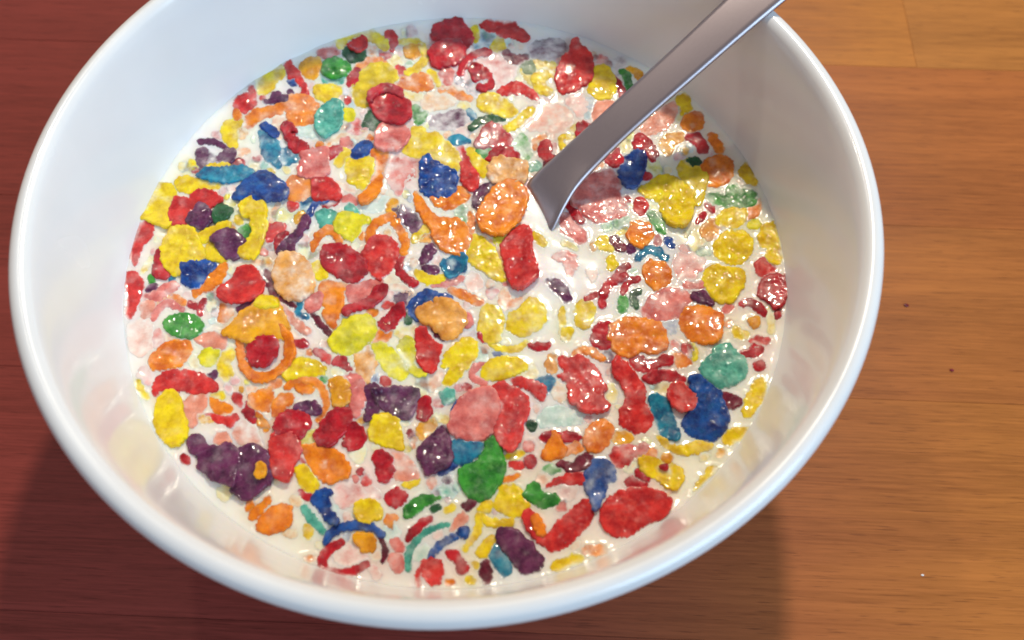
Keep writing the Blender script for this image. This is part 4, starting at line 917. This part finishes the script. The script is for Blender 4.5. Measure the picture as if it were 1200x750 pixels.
def flake_mesh(kind, nums, x0, y0, s, lift, soak, col, px=None):
    if px is None: px = outline_px(kind, nums, x0, y0, s)
    sm = catmull(px, 6, closed=True)
    if kind == 'p':
        lin = np.concatenate([px + (np.roll(px, -1, 0) - px) * (k / 6) for k in range(6)]).reshape(6, -1, 2).transpose(1, 0, 2).reshape(-1, 2)
        sm = 0.45 * sm + 0.55 * lin
    sm = resample(sm, 1.6)
    o = random.random() * 100
    nrm = np.roll(sm, -1, 0) - np.roll(sm, 1, 0)
    nrm = np.stack([nrm[:, 1], -nrm[:, 0]], 1); nrm /= np.linalg.norm(nrm, axis=1)[:, None] + 1e-9
    sgn = 1.0 if np.sum(sm[:, 0] * np.roll(sm[:, 1], -1) - np.roll(sm[:, 0], -1) * sm[:, 1]) > 0 else -1.0
    high = lift >= 1.25
    sunk = soak >= 0.3 and not high
    grow = 2.3 if high else 3.4
    sm = sm + nrm * (sgn * grow + 2.0 * vnoise(sm[:, 0] * 0.20 + o, sm[:, 1] * 0.20) + 2.6 * vnoise(sm[:, 0] * 0.42, sm[:, 1] * 0.42 + o))[:, None]
    # height of the flake's upper face over the milk, in mm: sunken, awash, or lying on other flakes
    face = (0.10 - 0.62 * soak) if sunk else ((0.22 + 0.16 * lift - 0.5 * soak) if not high else 0.25 + 0.62 * (lift - 1.0))
    z = MILK_Z + face * MM
    W = unproject(sm, np.full(len(sm), z))
    ctr = W.mean(0)
    P = (W[:, :2] - ctr[:2]) * 1000.0                          # millimetres about the flake's own centre
    xa, ya = P[:, 0], P[:, 1]
    area_mm = abs(0.5 * np.sum(xa * np.roll(ya, -1) - np.roll(xa, -1) * ya))
    g = 0.28
    gx, gy = np.meshgrid(np.arange(xa.min(), xa.max() + g, g), np.arange(ya.min(), ya.max() + g, g))
    gx = gx + (np.arange(gx.shape[0]) % 2)[:, None] * g * 0.5
    pts = np.stack([gx.ravel(), gy.ravel()], 1)
    pts = pts + rng.uniform(-0.04, 0.04, pts.shape)
    pts = pts[inside(pts, P)]
    if len(pts): pts = pts[seg_dist(pts, P) > 0.14]
    allp = np.vstack([P, pts]) if len(pts) else P
    nb = len(P)
    res = delaunay_2d_cdt([Vector(p) for p in allp], [(i, (i + 1) % nb) for i in range(nb)], [], 1, 1e-7)
    v2 = np.array([tuple(v) for v in res[0]]); tris = [tuple(f) for f in res[2] if len(f) == 3]
    d = seg_dist(v2, P)
    md = max(d.max(), 0.15)
    big = min(1.0, md / 1.6)
    wt = min(0.8 * md, random.uniform(0.40, 0.65) if not high else random.uniform(0.25, 0.45))
    drop = random.uniform(0.22, 0.45) if high else random.uniform(0.45, 0.70) * min(1, 0.25 + md / 1.2)
    ox, oy = random.random() * 200, random.random() * 200
    rough = random.uniform(0.5, 1.4) * (1.35 if col in 'VoTY' else 1.0)
    spots = [(v2[random.randrange(len(v2))], random.uniform(0.3, 0.8), random.choice((1, -1, -1)) * random.uniform(0.04, 0.15)) for _ in range(int(area_mm * 0.28 * random.uniform(0.3, 1.5)))]
    r2max = (P ** 2).sum(1).max() + 1e-9
    ang = random.uniform(0, math.pi)
    emax = np.abs(P[:, 0] * math.cos(ang) + P[:, 1] * math.sin(ang)).max() + 1e-9
    b1, b2 = random.uniform(-0.35, 0.40) * big, (random.uniform(-0.85, 0.40) if high else random.uniform(-0.40, 0.45)) * big
    k = (1.3 if high else 0.55) * (0.4 if sunk else 1.0)
    tl, tm = random.uniform(-0.07, 0.07) * k, random.uniform(-0.07, 0.07) * k
    def top_at(q, dq):
        pt = np.sqrt(np.clip(1 - (1 - np.clip(dq / wt, 0, 1)) ** 2, 0, 1))
        lump = 0.26 * vnoise(q[:, 0] * 0.55 + ox, q[:, 1] * 0.55 + oy) + 0.06 * vnoise(q[:, 0] * 1.4 + oy, q[:, 1] * 1.4 + ox) + 0.035 * vnoise(q[:, 0] * 2.9 + ox, q[:, 1] * 2.9 + oy)
        bl = np.zeros(len(q))
        for c, r, a in spots:
            bl += a * np.sqrt(np.clip(1 - ((q - c) ** 2).sum(1) / r ** 2, 0, 1))
        e = (q[:, 0] * math.cos(ang) + q[:, 1] * math.sin(ang)) / emax
        bend = b1 * (0.4 - e ** 2) + b2 * (0.4 - (q ** 2).sum(1) / r2max)
        return pt * (lump + bl * big * 0.8) * rough * min(1, md / 0.8) * (0.7 if sunk else 1) - drop * (1 - pt) + bend * k + tl * q[:, 0] + tm * q[:, 1]
    top = top_at(v2, d)
    wb = min(0.6 * md, 0.35)
    pb = np.sqrt(np.clip(1 - (1 - np.clip(d / wb, 0, 1)) ** 2, 0, 1))
    th = min(1.2, max(0.5, 0.12 * math.sqrt(area_mm) + 0.4)) + (min(face, 0.9) if high else 0.0)
    bot = np.minimum(top - 0.04, -drop - pb * th * 0.6)
    nv = len(v2)
    edge = d < 1e-6
    idx = np.arange(nv)
    bmap = np.where(edge, idx, -1)
    inner_i = idx[~edge]
    bmap[inner_i] = nv + np.arange(len(inner_i))
    verts = np.vstack([np.column_stack([v2, top]), np.column_stack([v2[inner_i], bot[inner_i]])]) * MM
    faces = [(a, b, c) for a, b, c in tris] + [(int(bmap[c]), int(bmap[b]), int(bmap[a])) for a, b, c in tris]
    on = vnoise(np.concatenate([v2[:, 0], v2[inner_i, 0]]) * 0.5 + oy, np.concatenate([v2[:, 1], v2[inner_i, 1]]) * 0.5 + ox)
    film = np.clip((0.25 if sunk else 0.7) * soak * np.clip(1.05 + (1.0 if soak > 0.42 else 2.6) * on, 0.15, 2.2) + (0.09 if high else 0.18) * np.clip(on * 2.4 - 0.15, 0, 1), 0, 1)
    return dict(verts=verts, faces=faces, film=film, ctr=ctr, area=area_mm, outline=P + ctr[:2] * 1000, edge=np.where(edge)[0], ntop=nv, face=face, high=high, sunk=sunk, top_at=top_at, lift=lift, col=col, soak=soak)

items, x0, y0, s = [], 0, 0, 1
for line in FLAKES.strip().splitlines():
    line = line.strip()
    if line.startswith('@'):
        x0, y0, s = (float(t) for t in line[1:].split()); continue
    child = line.startswith('+')
    body, _, label = line.lstrip('+').partition('|')
    t = body.replace(',', ' ').split()
    it = flake_mesh(t[3], [float(q) for q in t[4:]], x0, y0, s, float(t[1]), float(t[2]), t[0])
    it['label'] = label.strip(); it['kids'] = []
    if child: items[-1]['kids'].append(it)
    else: items.append(it)

# soggy fragments hanging just under the surface between the flakes
cover = [q['outline'] for p in items for q in [p] + p['kids']]
boxes = np.array([(c[:, 0].min(), c[:, 0].max(), c[:, 1].min(), c[:, 1].max()) for c in cover])
def free(x, y, r):
    hit = np.where((boxes[:, 0] - r < x) & (boxes[:, 1] + r > x) & (boxes[:, 2] - r < y) & (boxes[:, 3] + r > y))[0]
    q = np.array([[x, y]])
    for i in hit:
        if inside(q, cover[i])[0] or seg_dist(q, cover[i])[0] < r: return False
    return True
filler, tries = [], 0
while len(filler) < 235 and tries < 12000:
    tries += 1
    a = random.uniform(0, 2 * math.pi); rr = 66 * math.sqrt(random.random())
    x, y = rr * math.cos(a), rr * math.sin(a)
    keepit = 1.0 if x < 12 else 0.6
    if rr > 58 and y < 0: keepit *= 0.25
    if 14 < x < 40 and -22 < y < 8: keepit *= 0.12
    if random.random() > keepit: continue
    if math.hypot(x - 18, y - 9) < 8: continue
    r = random.choice((0.6, 0.8, 1.1, 1.5, 2.0, 2.5, 2.9))
    if not free(x, y, r * 0.18): continue
    # back to photo pixels on the milk plane
    dx, dy, dz = x * MM - CAM[0], y * MM - CAM[1], MILK_Z - CAM[2]
    cy_, cz_ = CP * dy + SP * dz, -SP * dy + CP * dz
    u, v = 600 + FOCAL * dx / -cz_, 375 - FOCAL * cy_ / -cz_
    k = random.uniform(0.5, 1.0); an_ = random.uniform(0, 3.14); n_ = random.choice((5, 6, 7, 8)); R0 = r * 5.6
    pxs = []
    for i in range(n_):
        tt = 2 * math.pi * i / n_; q = R0 * random.uniform(0.6, 1.15)
        ex, ey = q * math.cos(tt), q * k * math.sin(tt)
        pxs.append((u + ex * math.cos(an_) - ey * math.sin(an_), v + ex * math.sin(an_) + ey * math.cos(an_)))
    it = flake_mesh('p', None, 0, 0, 1, 0.2, random.choice((0.1, 0.25, 0.3, 0.4, 0.5, 0.6)), random.choice('RRrrrkkCOOOYYYYlTGVbBA'), np.array(pxs))
    it['label'] = ''; it['kids'] = []
    filler.append(it)
    cover.append(it['outline']); c = it['outline']
    boxes = np.vstack([boxes, [(c[:, 0].min(), c[:, 0].max(), c[:, 1].min(), c[:, 1].max())]])

# ------------------------------------------------------------------ milk level: it climbs the flakes and the wall
g = 0.25; RM = 70.2
n = int(2 * RM / g) + 1
cx = np.linspace(-RM, RM, n)
X, Y = np.meshgrid(cx, cx)
Hh = 0.10 * vnoise(X * 0.16 + 3, Y * 0.16 + 9) + 0.16 * vnoise(X * 0.33 + 31, Y * 0.33 + 5) + 0.015 * vnoise(X * 0.8 + 7, Y * 0.8 + 51)
Men = np.zeros_like(X)
dye = np.ones(X.shape + (3,))
for it in [q for p in items + filler for q in [p] + p['kids']]:
    O = it['outline']; mrg = 3.2
    i0, i1 = np.searchsorted(cx, [O[:, 0].min() - mrg, O[:, 0].max() + mrg]); j0, j1 = np.searchsorted(cx, [O[:, 1].min() - mrg, O[:, 1].max() + mrg])
    if i1 <= i0 or j1 <= j0: continue
    sub = (slice(j0, j1), slice(i0, i1)); shp = X[sub].shape
    pts = np.stack([X[sub].ravel(), Y[sub].ravel()], 1)
    d = seg_dist(pts, O); ins = inside(pts, O)
    sunk = it['sunk']
    amp = 0.0 if sunk else (0.26 if it['face'] < 1.0 else 0.12)
    m = np.where(ins, amp * np.exp(-np.abs(d - 0.15) / 0.30), amp * np.exp(-(d + 0.15) / 0.7)).reshape(shp)
    Men[sub] = np.maximum(Men[sub], m)
    dd = np.where(ins, 0, d).reshape(shp)
    w = ((0.3 if sunk else 0.6) * np.exp(-dd / 0.8) + 0.4 * np.exp(-dd / 2.2))[..., None]
    dye[sub] *= 1 - w * (1 - np.array(TINT[it['col']])) * 0.42
wr = np.hypot(X, Y)
wall = 68.75
H = Hh + Men + 0.45 * np.exp(-np.clip(wall - wr, 0, None) / 0.9)
dye = np.clip(dye, 0.6, 1)

def sample(F, x, y):
    fx = np.clip((x + RM) / (2 * RM) * (n - 1), 0, n - 1.001); fy = np.clip((y + RM) / (2 * RM) * (n - 1), 0, n - 1.001)
    ix, iy = fx.astype(int), fy.astype(int); ax_, ay_ = fx - ix, fy - iy
    return (F[iy, ix] * (1 - ax_) + F[iy, ix + 1] * ax_) * (1 - ay_) + (F[iy + 1, ix] * (1 - ax_) + F[iy + 1, ix + 1] * ax_) * ay_

def wet(it):
    """where a flake lies below the milk level it carries a film of milk that grows whiter with depth"""
    v, nt = it['verts'], it['ntop']
    x, y = v[:nt, 0] * 1000 + it['ctr'][0] * 1000, v[:nt, 1] * 1000 + it['ctr'][1] * 1000
    lvl = sample(H, x, y)
    raw = it['face'] + v[:nt, 2] * 1000
    dep = lvl - raw
    v[:nt, 2] = np.where(dep > 0, lvl + 0.010 + 0.025 * np.clip(raw + 1.2, 0, 2) - it['face'], v[:nt, 2] * 1000) * MM
    film = 1 - np.exp(-np.clip(dep + 0.03, 0, None) / 0.28)
    edge = it['edge']
    film[edge] = np.where(dep[edge] > 0, 1.0, film[edge])
    low = edge[dep[edge] > 0]
    v[low, 2] = (lvl[low] - 0.05 - it['face']) * MM
    it['film'][:nt] = 1 - (1 - it['film'][:nt]) * (1 - film)

for p_ in items + filler:
    for q_ in [p_] + p_['kids']: wet(q_)

def build(it, name, parent=None):
    me = bpy.data.meshes.new(name)
    me.from_pydata([tuple(v) for v in it['verts']], [], it['faces'])
    me.polygons.foreach_set("use_smooth", [True] * len(me.polygons))
    me.attributes.new("film", 'FLOAT', 'POINT').data.foreach_set("value", it['film'].astype(np.float32))
    me.materials.append(FLAKE[it['col']])
    me.update()
    o = bpy.data.objects.new(name, me); C.objects.link(o)
    if parent is None: o.location = it['ctr']
    else:
        o.parent = parent[0]; o.location = it['ctr'] - parent[1]['ctr']
    return o

order = sorted(range(len(items)), key=lambda i: -(items[i]['area'] + 100 * len(items[i]['kids'])))
single = set(order[:KEEP])
crumbs = []
for i, it in enumerate(items):
    if i in single:
        o = build(it, "cereal_flake")
        tag(o, it['label'], "cereal flake", "cereal flakes floating in the milk")
        for k in it['kids']: build(k, "lobe", (o, it))
    else:
        crumbs.append(it)
# the smallest bits, past the first three hundred, lie together in one object
crumbs += filler
if crumbs:
    V, F, Fi, film, slots = [], [], [], [], []
    base = 0
    for it in crumbs:
        if it['col'] not in slots: slots.append(it['col'])
        V.append(it['verts'] + it['ctr']); film.append(it['film'])
        F += [tuple(int(q) + base for q in f) for f in it['faces']]; Fi += [slots.index(it['col'])] * len(it['faces'])
        base += len(it['verts'])
    V = np.vstack(V) - np.array([0, 0, MILK_Z])
    me = bpy.data.meshes.new("cereal_crumbs")
    me.from_pydata([tuple(v) for v in V], [], F)
    for c in slots: me.materials.append(FLAKE[c])
    me.polygons.foreach_set("material_index", Fi)
    me.polygons.foreach_set("use_smooth", [True] * len(F))
    me.attributes.new("film", 'FLOAT', 'POINT').data.foreach_set("value", np.concatenate(film).astype(np.float32))
    o = bpy.data.objects.new("cereal_crumbs", me); C.objects.link(o); o.location = (0, 0, MILK_Z)
    tag(o, "smallest coloured cereal crumbs scattered through the milk", "cereal crumbs", None, "stuff")

# ------------------------------------------------------------------ milk: the liquid skin
keep = wr < RM - 0.5
ids = -np.ones(X.shape, int); ids[keep] = np.arange(keep.sum())
V = np.stack([X[keep], Y[keep], H[keep]], 1) * MM
a, b, c, d = ids[:-1, :-1], ids[:-1, 1:], ids[1:, 1:], ids[1:, :-1]
ok = (a >= 0) & (b >= 0) & (c >= 0) & (d >= 0)
quads = np.stack([a[ok], b[ok], c[ok], d[ok]], 1)
me = bpy.data.meshes.new("milk")
me.vertices.add(len(V)); me.vertices.foreach_set("co", V.ravel())
me.loops.add(len(quads) * 4); me.loops.foreach_set("vertex_index", quads.ravel().astype(np.int32))
me.polygons.add(len(quads)); me.polygons.foreach_set("loop_start", np.arange(0, len(quads) * 4, 4, dtype=np.int32))
me.polygons.foreach_set("use_smooth", [True] * len(quads))
me.update(calc_edges=True); me.validate()
ca = me.attributes.new("dye", 'FLOAT_COLOR', 'POINT')
ca.data.foreach_set("color", np.column_stack([dye[keep], np.ones(keep.sum())]).ravel().astype(np.float32))
me.materials.append(MILK)
milk = bpy.data.objects.new("milk", me); C.objects.link(milk)
milk.location = (0, 0, MILK_Z)
tag(milk, "creamy white milk filling the bowl around the cereal flakes", "milk", None, "stuff")

# ------------------------------------------------------------------ specks on the table
def crumb(px, r, mat, label):
    p = unproject([px], np.array([0.0]))[0]
    bm = bmesh.new(); bmesh.ops.create_icosphere(bm, subdivisions=2, radius=1)
    for v in bm.verts:
        k = 1 + 0.5 * float(vnoise(np.array([v.co.x * 1.7 + px[0]]), np.array([v.co.y * 1.7 + v.co.z]))[0])
        v.co = Vector((v.co.x * r * 1.5 * k, v.co.y * r * k, v.co.z * r * 0.5 * k))
    me = bpy.data.meshes.new("table_crumb"); bm.to_mesh(me); bm.free()
    me.materials.append(mat)
    o = bpy.data.objects.new("table_crumb", me); C.objects.link(o)
    o.location = (p[0], p[1], r * 0.35)
    tag(o, label, "crumb", "crumbs on the table")
crumb((1062, 358), 0.00045, FLAKE['W'], "tiny dark crumb on the table right of the bowl, the upper one")
crumb((1115, 434), 0.0004, FLAKE['W'], "tiny dark crumb on the table right of the bowl, the lower one")
crumb((1081, 674), 0.00025, PORCELAIN, "tiny white speck on the table at the lower right")
